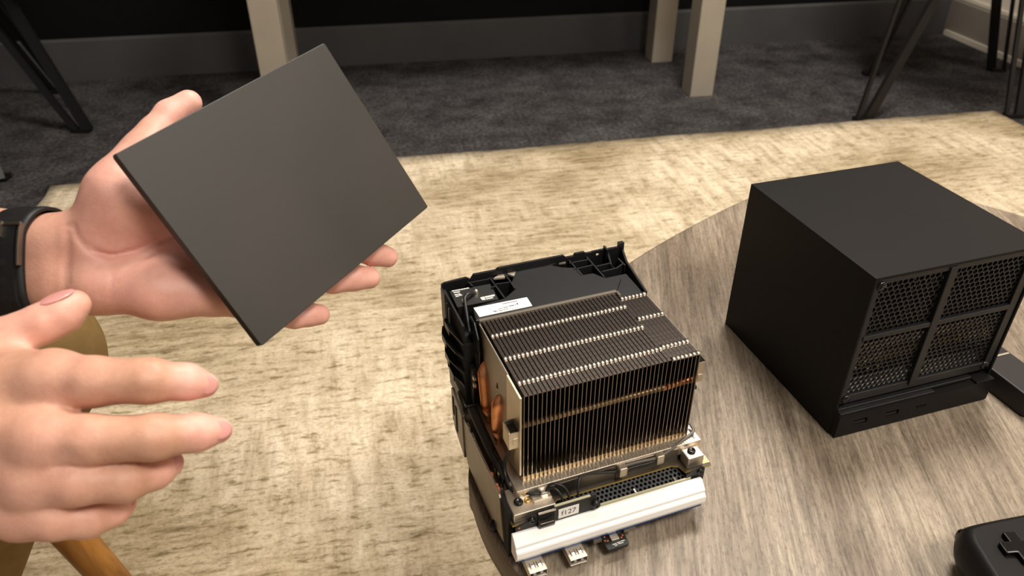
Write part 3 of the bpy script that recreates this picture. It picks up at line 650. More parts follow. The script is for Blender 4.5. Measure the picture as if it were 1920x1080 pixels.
# usb ports
def usb(x):
    m = MB(); x1 = x+0.0125
    m.box((x, -0.0128, 0.0120), (x1, 0.0060, 0.0124)).box((x, -0.0128, 0.0064), (x+0.0004, 0.0060, 0.0124)).box((x1-0.0004, -0.0128, 0.0064), (x1, 0.0060, 0.0124)).box((x, -0.0128, 0.0064), (x1, 0.0060, 0.0068))
    s = m.build('port_shell', 'nickel', it, bevel=0.0002)
    m = MB(); m.box((x+0.0004, -0.0118, 0.0068), (x1-0.0004, 0.0050, 0.0120)); m.build('port_core', 'gloss_black', it)
    for k in (0.0038, 0.0088):
        m = MB(); m.prism([(-0.0098, 0.0124), (-0.0062, 0.0124), (-0.0075, 0.0132), (-0.0096, 0.0128)], x+k-0.0009, x+k+0.0009, 'x'); m.build('spring_tab', 'bright_nickel', it)
        m = MB(); m.box((x+k-0.0009, -0.0123, 0.0088), (x+k+0.0009, -0.0118, 0.0102)); m.build('spring_tab', 'bright_nickel', it)
    m = MB()
    for k in (0.0022, 0.0054, 0.0072, 0.0103): m.box((x+k-0.0002, -0.0096, 0.01238), (x+k+0.0002, -0.0048, 0.01252))
    stuff(m.build('shell_slots', 'dark_void', it))
usb(0.0058); usb(0.0352)
# card reader board
m = MB(); m.prism(rrect(0.0632, -0.0125, 0.0795, 0.0080, 0.001), 0.0095, 0.0108, 'z'); m.build('reader_board', 'pcb_black', it)
m = MB(); m.box((0.0640, -0.0120, 0.0068), (0.0790, 0.0070, 0.0095)); m.build('card_slot', 'gloss_black', it, bevel=0.0004)
m = MB(); m.box((0.0685, -0.0072, 0.0108), (0.0745, -0.0018, 0.0122)); m.build('chip', 'bright_nickel', it, bevel=0.0003)
m = MB(); m.box((0.0752, -0.0022, 0.0108), (0.0775, 0.0010, 0.0116)); m.build('chip', 'cover_metal', it)
for x, y in ((0.0655, -0.0020), (0.0645, -0.0050), (0.0662, -0.0056), (0.0765, -0.0062), (0.0780, -0.0048), (0.0778, 0.0008)):
    m = MB(); m.cyl((x, y, 0.0108), (x, y, 0.0111), 0.0006, n=10); m.build('copper_dot', 'orange_part', it)
m = MB()
for x, y, w_ in ((0.0680, -0.0098, 0.0030), (0.0715, -0.0095, 0.0025), (0.0745, -0.0092, 0.0030), (0.0690, -0.0110, 0.0022), (0.0720, -0.0106, 0.0040), (0.0665, 0.0012, 0.0040), (0.0672, -0.0004, 0.0025)): m.box((x, y, 0.01080), (x+w_, y+0.0007, 0.01088))
stuff(m.build('board_print', 'silkscreen', it))
m = MB(); m.box((0.0565, -0.0040, 0.0100), (0.0625, 0.006, 0.0122)); m.build('board_tab', 'cover_metal', it)
m = MB(); m.box((0.0800, -0.0030, 0.0105), (0.0890, 0.006, 0.0125)); m.build('board_tab', 'cover_metal', it)
# left side panel and bracket
m = MB(); m.prism([(0.0200, 0.0090), (0.0330, 0.0060), (0.0690, 0.0012), (0.1030, 0.0040), (0.1120, 0.0200), (0.1110, 0.0470), (0.0285, 0.0478), (0.0268, 0.0462)][::-1], -0.0012, 0.0, 'x'); m.build('side_panel', 'dark_metal', it)
MB().box((-0.0013, 0.0285, 0.0474), (0.0002, 0.0835, 0.0480)).build('panel_edge', 'pale_lit_metal', it)
m = MB(); m.prism([(0.1080, 0.0060), (0.1330, 0.0150), (0.1380, 0.0300), (0.1375, 0.0540), (0.1340, 0.0560), (0.1110, 0.0470)][::-1], -0.0022, -0.0004, 'x'); m.build('rear_bracket', 'dark_metal', it)
for y0, y1, z0, z1 in ((0.1315, 0.1345, 0.030, 0.048), (0.1240, 0.1275, 0.018, 0.044)):
    MB().box((-0.0026, y0, z0), (-0.0020, y1, z1)).build('bracket_slot', 'dark_void', it)
m = MB(); m.box((-0.0004, 0.0285, 0.0300), (0.0110, 0.1180, 0.0405)); m.build('side_tray', 'dark_metal', it)
m = MB(); m.box((0.0020, 0.118, 0.030), (0.0150, 0.138, 0.050)); m.build('tray_end', 'cover_metal', it, bevel=0.002)
for y, z in ((0.1125, 0.0482), (0.0985, 0.0482), (0.0870, 0.0482)):
    m = MB(); m.box((-0.0016, y-0.003, z-.0006), (0.0004, y+0.003, z+.0004)); m.build('panel_clip', 'pale_lit_metal', it)
m = MB(); m.box((0.0045, 0.0530, 0.0405), (0.0105, 0.0600, 0.0475)); m.build('coil', 'pale_lit_metal', it, bevel=0.0006)
m = MB(); m.box((0.0040, 0.0400, 0.0405), (0.0100, 0.0500, 0.0445)); m.build('plug', 'gloss_black', it, bevel=0.0006)
m = MB(); m.lathe([(0.0012, 0), (0.0028, 0), (0.0028, 0.004), (0.0012, 0.004), (0.0012, 0)], (0.0072, 0.0465, 0.0446), 16); m.build('choke', 'pcb_edge', it)
m = MB(); m.box((0.0062, 0.0345, 0.0405), (0.0100, 0.0395, 0.0450)); m.build('chip', 'bright_nickel', it)
for y in (0.0515, 0.0405, 0.0370):
    m = MB(); m.box((0.0012, y, 0.0405), (0.0030, y+0.0022, 0.0428)); m.build('capacitor', 'orange_part', it)
m = MB(); m.lathe([(0, 0.0075), (0.002, 0.0075), (0.0036, 0.0055), (0.0042, 0.0012), (0.003, 0.0004)], (-0.0010, 0.0400, 0), 20); m.build('foot', 'rubber', it, weld=True)
m = MB(); m.box((0.0, 0.0130, 0.0010), (0.0030, 0.0290, 0.0450)); m.build('void_block', 'dark_void', it)  # black block painted in for the shaded void between panel and bar
# ------------------------------------------------------------ black fan shroud at the back
ZT = 0.1290
m = MB()
m.box((0.0050, 0.1185, 0.032), (0.1450, 0.1690, 0.108))
m.prism([(0.0135, 0.1165), (0.1248, 0.1165), (0.1361,0.1313), (0.1237,0.1367), (0.1186,0.1452), (0.1106,0.1456), (0.1105,0.1565), (0.0987,0.1618), (0.0924,0.1675), (0.1082,0.1720), (0.0723,0.1715), (0.0630,0.1683), (0.0537,0.1538), (0.0539,0.1451), (0.0423,0.1365), (0.0165,0.1335)], 0.108, ZT-0.0004, 'z')
m.box((0.1248, 0.1085, 0.100), (0.1450, 0.1400, 0.1255))
m.build('fan_shroud', 'black_plastic', it, bevel=0.0006)
# back wall of the shroud with its uneven crest
prof = [(0.0030, 0.060), (0.0030, 0.1285), (0.0060, 0.1300), (0.0230, 0.1310), (0.0265, 0.1285), (0.0290, 0.1325), (0.0470, 0.1325), (0.0490, 0.1340), (0.1040, 0.1340), (0.1060, 0.1315), (0.1130, 0.1315), (0.1140, 0.1335), (0.1220, 0.1335), (0.1235, 0.1318), (0.1290, 0.1318), (0.1290, 0.060)][::-1]
m = MB(); m.prism(prof, 0.1690, 0.1712, 'y'); 
m.box((0.1290, 0.1690, 0.060), (0.1325, 0.1712, 0.1322)).box((0.1355, 0.1690, 0.060), (0.1400, 0.1712, 0.1322)).box((0.1320, 0.1690, 0.060), (0.1360, 0.1712, 0.1268)).box((0.1320, 0.1690, 0.1298), (0.1360, 0.1712, 0.1322))
m.box((0.1395, 0.1640, 0.090), (0.1410, 0.1712, 0.1345)).box((0.1405, 0.1690, 0.060), (0.1570, 0.1712, 0.1318)).box((0.1530, 0.1690, 0.100), (0.1575, 0.1725, 0.1350))
m.build('back_wall', 'black_plastic', it)
m = MB(); 
for a, b in (((0.1508,0.1510), (0.1449,0.1075)), ((0.1570, 0.1712), (0.1508,0.1510))):
    d = Vector((b[0]-a[0], b[1]-a[1], 0)).normalized(); nrm = Vector((-d.y, d.x, 0))*0.0008
    m.prism([(a[0]-nrm.x, a[1]-nrm.y), (b[0]-nrm.x, b[1]-nrm.y), (b[0]+nrm.x, b[1]+nrm.y), (a[0]+nrm.x, a[1]+nrm.y)], 0.070, 0.1290, 'z')
m.build('side_wall', 'black_plastic', it)
ribs = [((0.1086,0.1719), (0.1088,0.1455)), ((0.1238,0.1724), (0.1241,0.1366)), ((0.1072,0.1645), (0.1239,0.1644)), ((0.1065,0.1546), (0.1240,0.1557)),
        ((0.1250,0.1528), (0.1378,0.1532)), ((0.1259,0.1441), (0.1393,0.1450)), ((0.1393,0.1450), (0.1465,0.1491)), ((0.1449,0.1745), (0.1371,0.1509)), ((0.1466,0.1577), (0.1470,0.1464)),
        ((0.0409,0.1666), (0.0423,0.1365)), ((0.0539,0.1700), (0.0539,0.1451)), ((0.0239,0.1649), (0.0433,0.1649)), ((0.0404,0.1564), (0.0528,0.1550)), ((0.0377,0.1535), (0.0406,0.1532)), ((0.0236,0.1666), (0.0249,0.1598))]
for a, b in ribs:
    d = Vector((b[0]-a[0], b[1]-a[1], 0)).normalized(); nrm = Vector((-d.y, d.x, 0))*0.0006
    MB().prism([(a[0]-nrm.x, a[1]-nrm.y), (b[0]-nrm.x, b[1]-nrm.y), (b[0]+nrm.x, b[1]+nrm.y), (a[0]+nrm.x, a[1]+nrm.y)], 0.106, ZT, 'z').build('rib', 'black_plastic', it)
# lighter webs between the ribs
for tri in (((0.0435,0.1657), (0.0526,0.1640), (0.0542,0.1724)), ((0.0559,0.1684), (0.0601,0.1628), (0.0717,0.1701), (0.0629,0.1742)), ((0.0937,0.1704), (0.1051,0.1679), (0.1078,0.1721), (0.1014,0.1745))):
    MB().prism(list(tri), 0.1265, 0.1280, 'z').build('web', 'taupe_paint', it)
# fan controller board on the left
q = [(0.0071,0.1610), (0.0066,0.1388), (0.0382,0.1381), (0.0390,0.1601)]
m = MB(); m.prism(q, 0.1262, 0.1274, 'z'); m.build('fan_board', 'pcb_black', it)
m = MB(); m.prism([(0.0078,0.1592), (0.0072,0.1393), (0.0343,0.1388), (0.0368,0.1586)], 0.106, 0.1262, 'z'); m.build('board_tray', 'black_plastic', it)
m = MB()
def dash(px, s=0.0006, l=0.002):
    m.box((px[0], px[1], 0.1274), (px[0]+l, px[1]+s*1.4, 0.1276))
for p in ((0.0087,0.1597), (0.0108,0.1596), (0.0133,0.1595), (0.0154,0.1595), (0.0175,0.1595), (0.0196,0.1595), (0.0093,0.1572), (0.0117,0.1570), (0.0092,0.1541), (0.0113,0.1541), (0.0093,0.1518), (0.0120,0.1523)): dash(p, 0.0010, 0.0024)
stuff(m.build('board_print', 'silkscreen', it))
m = MB(); a, b, c_, d = (0.0259,0.1449), (0.0263,0.1410), (0.0366,0.1417), (0.0372,0.1460)
m.prism([a, b, (0.0291,0.1407), (0.0290,0.1453)], 0.1274, 0.1276, 'z').prism([(0.0293,0.1451), (0.0294,0.1428), (0.0370,0.1430), (0.0374,0.1452)], 0.1274, 0.1276, 'z').prism([(0.0296,0.1420), (0.0295,0.1406), (0.0350,0.1408), (0.0351,0.1423)], 0.1274, 0.1276, 'z')
stuff(m.build('board_print', 'silkscreen', it))
a = (0.0249,0.1520); m = MB(); m.lathe([(0, .0036), (.0012, .0034), (.0019, .002), (.0021, 0)], (a[0], a[1], 0.1272), 14); m.build('solder_joint', 'bright_nickel', it, weld=True)
a = (0.0129,0.1444); m = MB(); m.lathe([(0, .0026), (.001, .0024), (.0017, .001), (.0018, 0)], (a[0], a[1], 0.1272), 14); m.build('solder_joint', 'nickel', it, weld=True)
a = (0.0231,0.1503); b = (0.0149,0.1450); c_ = (0.0128,0.1401)
wire([(a[0], a[1], 0.1292), (b[0]+.003, b[1]+.002, 0.1315), (b[0], b[1], 0.1310), (c_[0], c_[1], 0.1290), (0.0092, 0.1180, 0.1180)], 0.0013)
# sticker with small print
s0, s1, s2, s3 = (0.0168,0.1320), (0.0173,0.1198), (0.0578,0.1197), (0.0581,0.1314)
MB().prism([s0, s1, s2, s3], ZT-0.0004, ZT-0.0001, 'z').build('sticker', 'paper', it)
def on_sticker(u, v_): # u along the long side, v across
    a = (s0[0]+(s3[0]-s0[0])*u, s0[1]+(s3[1]-s0[1])*u); b = (s1[0]+(s2[0]-s1[0])*u, s1[1]+(s2[1]-s1[1])*u)
    return (a[0]+(b[0]-a[0])*v_, a[1]+(b[1]-a[1])*v_)
m = MB()
for u0, u1, v0, v1 in ((.52, .80, .16, .22), (.60, .70, .52, .60), (.71, .73, .50, .58), (.38, .47, .62, .67), (.49, .58, .56, .62), (.28, .34, .72, .78), (.30, .44, .80, .84), (.46, .56, .74, .79), (.40, .78, .86, .89), (.24, .26, .44, .50)):
    m.prism([on_sticker(u0, v0), on_sticker(u0, v1), on_sticker(u1, v1), on_sticker(u1, v0)], ZT-0.0001, ZT, 'z')
m.prism([on_sticker(.745, .42), on_sticker(.765, .66), on_sticker(.79, .40)], ZT-0.0001, ZT, 'z')
stuff(m.build('small_print', 'ink', it))
# taupe seal along the fin inlet, rounded down at its left end
m = MB(); m.box((0.0150, 0.1135, 0.1240), (0.1248, 0.1168, 0.1300)).box((0.1225, 0.1090, 0.1180), (0.1248, 0.1168, 0.1300)); m.build('seal', 'seal_grey', it, bevel=0.0009)
m = MB(); m.prism([(0.1280, 0.0560), (0.1300, 0.1180), (0.1260, 0.1270), (0.1165, 0.1270), (0.1080, 0.1180), (0.1060, 0.1080), (0.1075, 0.0560)], 0.0118, 0.0132, 'x'); m.build('skirt', 'black_plastic', it, bevel=0.0004)
m = MB(); m.box((0.0112, 0.1085, 0.0820), (0.0119, 0.1125, 0.1050)).build('skirt_slot', 'dark_void', it)
m = MB(); m.box((0.0075, 0.1100, 0.0560), (0.0120, 0.1180, 0.0900)).build('skirt_bracket', 'black_plastic', it, bevel=0.0008)
for z in (0.084, 0.0775): 
    m = MB(); m.box((0.0068, 0.1045, z), (0.0085, 0.1075, z+0.0030)); m.build('spring_tab', 'bright_nickel', it)
# louvred left flank
for k, (z, xo, y1) in enumerate(((0.1085, 0.0, 0.156), (0.0960, -0.0022, 0.158), (0.0820, -0.0016, 0.154), (0.0690, 0.0, 0.150))):
    m = MB(); m.prism([(0.0052, 0.1170), (0.0052, y1+0.004), (xo+0.0015, y1+0.002), (xo-0.0012, y1-0.006), (xo-0.0012, y1-0.018), (xo+0.0016, 0.1250), (0.0030, 0.1170)][::-1], z, z+0.0014, 'z'); m.build('louvre', 'black_plastic', it)
    m = MB(); m.prism([(y1-0.018, z-0.0045), (y1-0.006, z-0.0045), (y1-0.006, z), (y1-0.018, z)], xo-0.0012, xo-0.0004, 'x'); m.build('louvre_lip', 'black_plastic', it)
m = MB(); m.box((0.0040, 0.1180, 0.050), (0.0055, 0.1690, 0.1250)); m.build('flank_void', 'dark_void', it)  # black sheet paints the dark gaps between the louvres
m = MB(); m.box((0.0000, 0.1500, 0.1060), (0.0012, 0.1600, 0.1330)).build('flank_post', 'black_plastic', it)
for y in (0.148, 0.141):
    MB().box((0.0004, y, 0.112), (0.0016, y+0.0016, 0.126)).build('flank_rib', 'black_plastic', it)
m = MB(); m.box((0.0015, 0.1500, 0.0880), (0.0022, 0.1520, 0.0900)).build('pin', 'bright_nickel', it)
m = MB(); m.box((0.145, 0.1085, 0.050), (0.1465, 0.1685, 0.1180)); m.build('right_flank', 'black_plastic', it, bevel=0.001)

# ------------------------------------------------------------------ the front plate held over the rug
PL = [Vector(p) for p in ((-0.2018,0.3629,0.7105),(-0.1194,0.4941,0.7293),(-0.0574,0.4702,0.6240),(-0.1399,0.3390,0.6052))]             # outer corners of its front face
pn = (PL[1]-PL[0]).cross(PL[3]-PL[0]).normalized()
pcn = sum(PL, Vector())/4
if pn.dot(cam.location-pcn) < 0: pn = -pn
px_ = (PL[3]-PL[0]).normalized(); py_ = pn.cross(px_).normalized()
plate = thing('front_plate', 'flat black rectangular front plate held up on an open palm', 'panel', pcn)
plate.rotation_euler = Matrix((px_, py_, pn)).transposed().to_euler()
pw = (PL[3]-PL[0]).length/2; ph = (PL[1]-PL[0]).length/2
m = MB(); m.prism(rrect(-pw, -ph, pw, ph, 0.0012, 2), -0.0058, 0, 'z'); m.build('panel', 'plate_black', plate, bevel=0.0004)
m = MB(); m.prism(rrect(-pw+.004, -ph+.004, pw-.004, ph-.004, .003, 3), -0.0064, -0.0057, 'z'); m.build('back_lining', 'black_plastic', plate)
MB().box((-pw-0.00015, -ph+0.0004, -0.0050), (-pw+0.0018, -ph+0.0010, -0.0008)).build('edge_mark', 'blue', plate)

# ------------------------------------------------------------------ smooth solids from distance fields
class Field:
    BIG = 0.04
    def __init__(s, lo, hi, h):
        s.h = h; s.lo = np.array(lo, float); s.n = np.ceil((np.array(hi)-s.lo)/h).astype(int)+1
        s.F = np.full(s.n, s.BIG, np.float32)
    def sub(s, pts, pad):
        p = np.array(pts, float).reshape(-1, 3); a = np.floor((p.min(0)-pad-s.lo)/s.h).astype(int); b = np.ceil((p.max(0)+pad-s.lo)/s.h).astype(int)+1
        a = np.clip(a, 0, s.n); b = np.clip(b, 0, s.n)
        if (b <= a).any(): return None, None
        ax = [s.lo[i]+np.arange(a[i], b[i])*s.h for i in range(3)]
        X = np.stack(np.meshgrid(*ax, indexing='ij'), -1).astype(np.float32)
        return tuple(slice(a[i], b[i]) for i in range(3)), X
    @staticmethod
    def cone(X, a, b, ra, rb):
        a = np.array(a, np.float32); b = np.array(b, np.float32); d = b-a; L = float(d @ d)+1e-12
        t = np.clip(((X-a) @ d)/L, 0, 1); return np.sqrt(((X-a-t[..., None]*d)**2).sum(-1))-(ra+(rb-ra)*t)
    @staticmethod
    def ellip(X, c, R, r):
        q = ((X-np.array(c, np.float32)) @ np.array(R, np.float32).T)/np.array(r, np.float32)
        k0 = np.sqrt((q**2).sum(-1))+1e-6; k1 = np.sqrt(((q/np.array(r, np.float32))**2).sum(-1))+1e-6
        return k0*(k0-1)/k1
    @staticmethod
    def smin(a, b, k):
        h = np.clip(k-np.abs(a-b), 0, None)/k; return np.minimum(a, b)-h*h*k*0.25
    def add_cone(s, a, b, ra, rb, k=0.006):
        sl, X = s.sub([a, b], max(ra, rb)+k+3*s.h)
        if sl: s.F[sl] = s.smin(s.F[sl], s.cone(X, a, b, ra, rb), k)
    def chain(s, P, r, k=0.006):
        for i in range(len(P)-1): s.add_cone(P[i], P[i+1], r[i], r[i+1], k)
    def add_ell(s, c, R, r, k=0.006):
        c = np.array(c, float); m = max(r)+k+3*s.h; sl, X = s.sub([c-m+k, c+m-k], k)
        if sl: s.F[sl] = s.smin(s.F[sl], s.ellip(X, c, R, r), k)
    def finger(s, base, P, r, kj=0.0025, kb=0.007):
        """A chain of its own joined softly to the palm field but sharply to its neighbours."""
        sl, X = s.sub(P, max(r)+kb+3*s.h)
        f = None
        for i in range(len(P)-1):
            c = s.cone(X, P[i], P[i+1], r[i], r[i+1]); f = c if f is None else s.smin(f, c, kj)
        s.F[sl] = np.minimum(s.F[sl], s.smin(base[sl], f, kb))
    def crease(s, P, nrm, depth, width):
        nrm = np.array(nrm, np.float32)
        sl, X = s.sub(P, 0.03)
        X = X-(X @ nrm)[..., None]*nrm; best = None
        for i in range(len(P)-1):
            a = np.array(P[i], np.float32); b = np.array(P[i+1], np.float32); a = a-nrm*(a @ nrm); b = b-nrm*(b @ nrm)
            d = s.cone(X, a, b, 0, 0); best = d if best is None else np.minimum(best, d)
        s.F[sl] += (depth*np.exp(-(best/width)**2)).astype(np.float32)
    def mesh(s, relax=2):
        F = s.F; n = np.array(F.shape); ins = F < 0
        c = np.zeros(n-1, np.int32); offs = [(i, j, k) for i in (0, 1) for j in (0, 1) for k in (0, 1)]
        def V(o, A): return A[o[0]:n[0]-1+o[0], o[1]:n[1]-1+o[1], o[2]:n[2]-1+o[2]]
        for o in offs: c += V(o, ins)
        act = (c > 0) & (c < 8); idx = -np.ones(n-1, np.int64); cells = np.argwhere(act); idx[act] = np.arange(len(cells))
        acc = np.zeros((len(cells), 3)); cnt = np.zeros(len(cells))
        vals = {o: V(o, F)[act] for o in offs}
        for o in offs:
            for ax in range(3):
                if o[ax]: continue
                q = list(o); q[ax] = 1; q = tuple(q); a, b = vals[o], vals[q]; cr = (a < 0) != (b < 0)
                t = np.where(cr, a/np.where(cr, a-b, 1), 0); p = np.tile(np.array(o, float), (len(cells), 1)); p[:, ax] += t
                acc[cr] += p[cr]; cnt[cr] += 1
        P = s.lo+(cells+acc/cnt[:, None])*s.h
        Q = []
        for ax in range(3):
            u, w_ = (ax+1) % 3, (ax+2) % 3
            sl0 = [slice(1, n[i]-1) for i in range(3)]; sl0[ax] = slice(0, n[ax]-1); sl1 = list(sl0); sl1[ax] = slice(1, n[ax])
            A, B = ins[tuple(sl0)], ins[tuple(sl1)]; cr = np.argwhere(A != B); fl = A[tuple(cr.T)]
            base = cr.copy()
            for i in range(3):
                if i != ax: base[:, i] += 1
            def cell(du, dw):
                b = base.copy(); b[:, u] -= du; b[:, w_] -= dw; return idx[tuple(b.T)]
            q = np.stack([cell(1, 1), cell(0, 1), cell(0, 0), cell(1, 0)], 1); q[~fl] = q[~fl][:, ::-1]; Q.append(q)
        Q = np.concatenate(Q)
        for _ in range(relax):
            S = np.zeros_like(P); N_ = np.zeros(len(P))
            for a, b in ((0, 1), (1, 2), (2, 3), (3, 0)):
                np.add.at(S, Q[:, a], P[Q[:, b]]); np.add.at(S, Q[:, b], P[Q[:, a]]); np.add.at(N_, Q[:, a], 1); np.add.at(N_, Q[:, b], 1)
            P = P*0.45+0.55*S/N_[:, None]
        return P, Q
def mesh_obj(name, pieces, mat, parent=None, pink=None):
    V = []; Fc = []; o = 0
    for P, Q in pieces: V.append(P); Fc.append(Q+o); o += len(P)
    V = np.concatenate(V); Fc = np.concatenate(Fc)
    me = bpy.data.meshes.new(name); me.vertices.add(len(V)); me.vertices.foreach_set('co', V.ravel())
    me.loops.add(Fc.size); me.loops.foreach_set('vertex_index', Fc.ravel().astype(np.int32))
    me.polygons.add(len(Fc)); me.polygons.foreach_set('loop_start', np.arange(0, Fc.size, 4, dtype=np.int32))
    me.polygons.foreach_set('use_smooth', np.ones(len(Fc), bool)); me.update(calc_edges=True)
    me.materials.append(M[mat])
    if pink:
        val = np.zeros(len(V))
        for c, r, a in pink: val = np.maximum(val, a*np.clip(1.6*(1-np.sqrt(((V-np.array(c))**2).sum(1))/r), 0, 1))
        at = me.attributes.new('pink', 'FLOAT', 'POINT'); at.data.foreach_set('value', val.astype(np.float32))
    ob = bpy.data.objects.new(name, me); col.objects.link(ob)
    if parent is not None: ob.parent = parent
    return ob
A_ = lambda p: np.array(p, float)
CAMP = A_(cam.location)
I3 = np.eye(3)
person = thing('person', 'seated person in khaki trousers showing a plate with both bare hands', 'person')
skin = []; pink = []
# ---- the hand under the plate: palm open to the viewer, thumb on the far side
Wr = A_((-0.2615,0.3798,0.6344)); El = A_((-0.4267,0.4029,0.6167))
fa = (El-Wr)/np.linalg.norm(El-Wr); upv = A_((0, 0.5528, 0.8333)); upv = upv-fa*(upv@fa); upv /= np.linalg.norm(upv)
def arm_field(F, W_, E_, Sh=None, up=None, rw=0.0175, ow=0.0105, re=0.040):
    Mid = W_+(E_-W_)*0.45
    for sg in (-1, 1): F.chain([W_+up*ow*sg, Mid+up*0.010*sg, E_], [rw, 0.029, re], 0.012)
    if Sh is not None: F.chain([E_, (E_+Sh)/2, Sh], [re, 0.046, 0.052], 0.02)
Lm = dict(i=A_((-0.1793,0.4057,0.6554)), m=A_((-0.1749,0.4013,0.6397)), r=A_((-0.1733,0.3921,0.6258)), p=A_((-0.1751,0.3755,0.6153)))
F = Field(A_(Wr)+(-0.13, -0.07, -0.10), A_(Wr)+(0.24, 0.20, 0.125), 0.00115)
arm_field(F, Wr, El, None, upv)
F.add_cone((-0.2577,0.3854,0.6429), (-0.2412,0.3880,0.6450), 0.0165, 0.0145, 0.012)
F.add_cone((-0.2578,0.3741,0.6258), (-0.2402,0.3720,0.6245), 0.0165, 0.0145, 0.012)
F.add_cone((-0.2417,0.3889,0.6445), Lm['i'], 0.0135, 0.0115, 0.012)
F.add_cone((-0.2423,0.3856,0.6377), Lm['m'], 0.0135, 0.0115, 0.010)
F.add_cone((-0.2423,0.3804,0.6299), Lm['r'], 0.0135, 0.0110, 0.010)
F.add_cone((-0.2407,0.3727,0.6237), Lm['p'], 0.0130, 0.0100, 0.012)
F.chain([(-0.2349,0.3662,0.6284), (-0.2022,0.3656,0.6239), (-0.1786,0.3699,0.6195)], [0.0125, 0.0135, 0.0105], 0.012)
F.chain([(-0.2400,0.3857,0.6506), (-0.2222,0.3970,0.6694), (-0.2149,0.4173,0.6856)], [0.0160, 0.0205, 0.0125], 0.012)
F.chain([(-0.2182,0.4064,0.6709), (-0.1868,0.4057,0.6572)], [0.014, 0.009], 0.014)
base = F.F.copy()
F.finger(base, [(-0.2155,0.4173,0.6856), (-0.2114,0.4303,0.6942), (-0.2058,0.4420,0.7010), (-0.1968,0.4518,0.7050)], [0.0118, 0.0098, 0.0088, 0.0079], 0.003, 0.010)
F.finger(base, [Lm['i'], (-0.1447,0.4241,0.6530), (-0.1199,0.4389,0.6397), (-0.1023,0.4483,0.6268)], [0.0112, 0.0096, 0.0084, 0.0074])
F.finger(base, [Lm['m'], (-0.1338,0.4182,0.6299), (-0.1060,0.4306,0.6147), (-0.0923,0.4380,0.6062), (-0.0843,0.4430,0.6002)], [0.0112, 0.0098, 0.0083, 0.0082, 0.0072])
F.finger(base, [Lm['r'], (-0.1367,0.3995,0.6148), (-0.1138,0.4090,0.6030), (-0.1031,0.4178,0.5998), (-0.0943,0.4251,0.5951)], [0.0108, 0.0094, 0.0078, 0.0085, 0.0074])
F.finger(base, [Lm['p'], (-0.1490,0.3720,0.6061), (-0.1323,0.3783,0.5968), (-0.1253,0.3836,0.5950), (-0.1199,0.3882,0.5917)], [0.0098, 0.0084, 0.0068, 0.0072, 0.0066])
pnrm = A_((-0.2125,0.3735,0.6539))-CAMP; pnrm /= np.linalg.norm(pnrm)
F.crease([(-0.2454,0.3777,0.6603), (-0.2434,0.3744,0.6553), (-0.2377,0.3706,0.6495), (-0.2254,0.3684,0.6462), (-0.2110,0.3702,0.6489), (-0.1946,0.3738,0.6544), (-0.1796,0.3768,0.6589)], pnrm, 0.0016, 0.0016)
F.crease([(-0.2377,0.3728,0.6527), (-0.2320,0.3699,0.6485), (-0.2230,0.3689,0.6470)], pnrm, 0.0008, 0.0012)
F.crease([(-0.2321,0.3562,0.6278), (-0.2231,0.3611,0.6352), (-0.2126,0.3653,0.6415), (-0.1976,0.3702,0.6489)], pnrm, 0.0008, 0.0013)
F.crease([(-0.2254,0.3684,0.6462), (-0.2246,0.3620,0.6365), (-0.2255,0.3554,0.6265)], pnrm, 0.0005, 0.0013)
F.crease([(-0.2490,0.3777,0.6603), (-0.2497,0.3703,0.6490), (-0.2509,0.3620,0.6366), (-0.2503,0.3554,0.6266)], pnrm, 0.0009, 0.0016)
F.crease([(-0.2476,0.3753,0.6565), (-0.2479,0.3686,0.6465), (-0.2485,0.3604,0.6341)], pnrm, 0.0007, 0.0013)
F.crease([(-0.1806,0.3553,0.6264), (-0.1809,0.3586,0.6314), (-0.1797,0.3503,0.6189)], pnrm, 0.0005, 0.0012)
F.crease([(-0.2208,0.3964,0.6884), (-0.2139,0.3934,0.6839), (-0.2079,0.3921,0.6819)], pnrm, 0.0007, 0.0012)
skin.append(F.mesh())
pink += [((-0.2022,0.3771,0.6413), 0.085, 0.85), ((-0.2169,0.3884,0.6764), 0.06, 0.8), ((-0.1974,0.4520,0.7053), 0.05, 0.9), ((-0.0841,0.4422,0.6007), 0.04, 1.3), ((-0.0941,0.4242,0.5956), 0.04, 1.3), ((-0.1197,0.3878,0.5920), 0.04, 1.2)]
# the rest of that arm
SL, SR = A_((-0.60, 0.53, 0.93)), A_((-0.60, 0.14, 0.93))
F = Field(np.minimum(El, SL)-0.1, np.maximum(Wr, np.maximum(El, SL))+(-0.10, 0.1, 0.1), 0.004)
arm_field(F, Wr, El, SL, upv, re=0.041); skin.append(F.mesh())
# ---- the near hand: its back to the viewer, fingers pointing along the rug
Rw = A_((-0.2845,0.2587,0.6164)); Re = A_((-0.50, 0.13, 0.60))
ru = A_((0, 0.5528, 0.8333)); rfa = (Re-Rw)/np.linalg.norm(Re-Rw); ru = ru-rfa*(ru@rfa); ru /= np.linalg.norm(ru)
Rm = dict(i=A_((-0.2109,0.2703,0.6395)), m=A_((-0.2074,0.2466,0.6254)), r=A_((-0.2135,0.2372,0.6094)), p=A_((-0.2224,0.2325,0.5932)))
F = Field(A_((-0.2342,0.2529,0.6169))-(0.12, 0.09, 0.12), A_((-0.2342,0.2529,0.6169))+(0.14, 0.13, 0.125), 0.00115)
arm_field(F, Rw, Re, None, ru, 0.019, 0.0115)
for k, (q, r1) in dict(i=((-150,765,0.358), .0140), m=((-150,800,0.354), .0140), r=((-150,835,0.354), .0135), p=((-150,865,0.358), .0130)).items(): pass
F.add_cone((-0.2819,0.2677,0.6247), Rm['i'], 0.0150, 0.0128, 0.012)
F.add_cone((-0.2787,0.2600,0.6202), Rm['m'], 0.0150, 0.0125, 0.012)
F.add_cone((-0.2788,0.2552,0.6130), Rm['r'], 0.0145, 0.0120, 0.012)
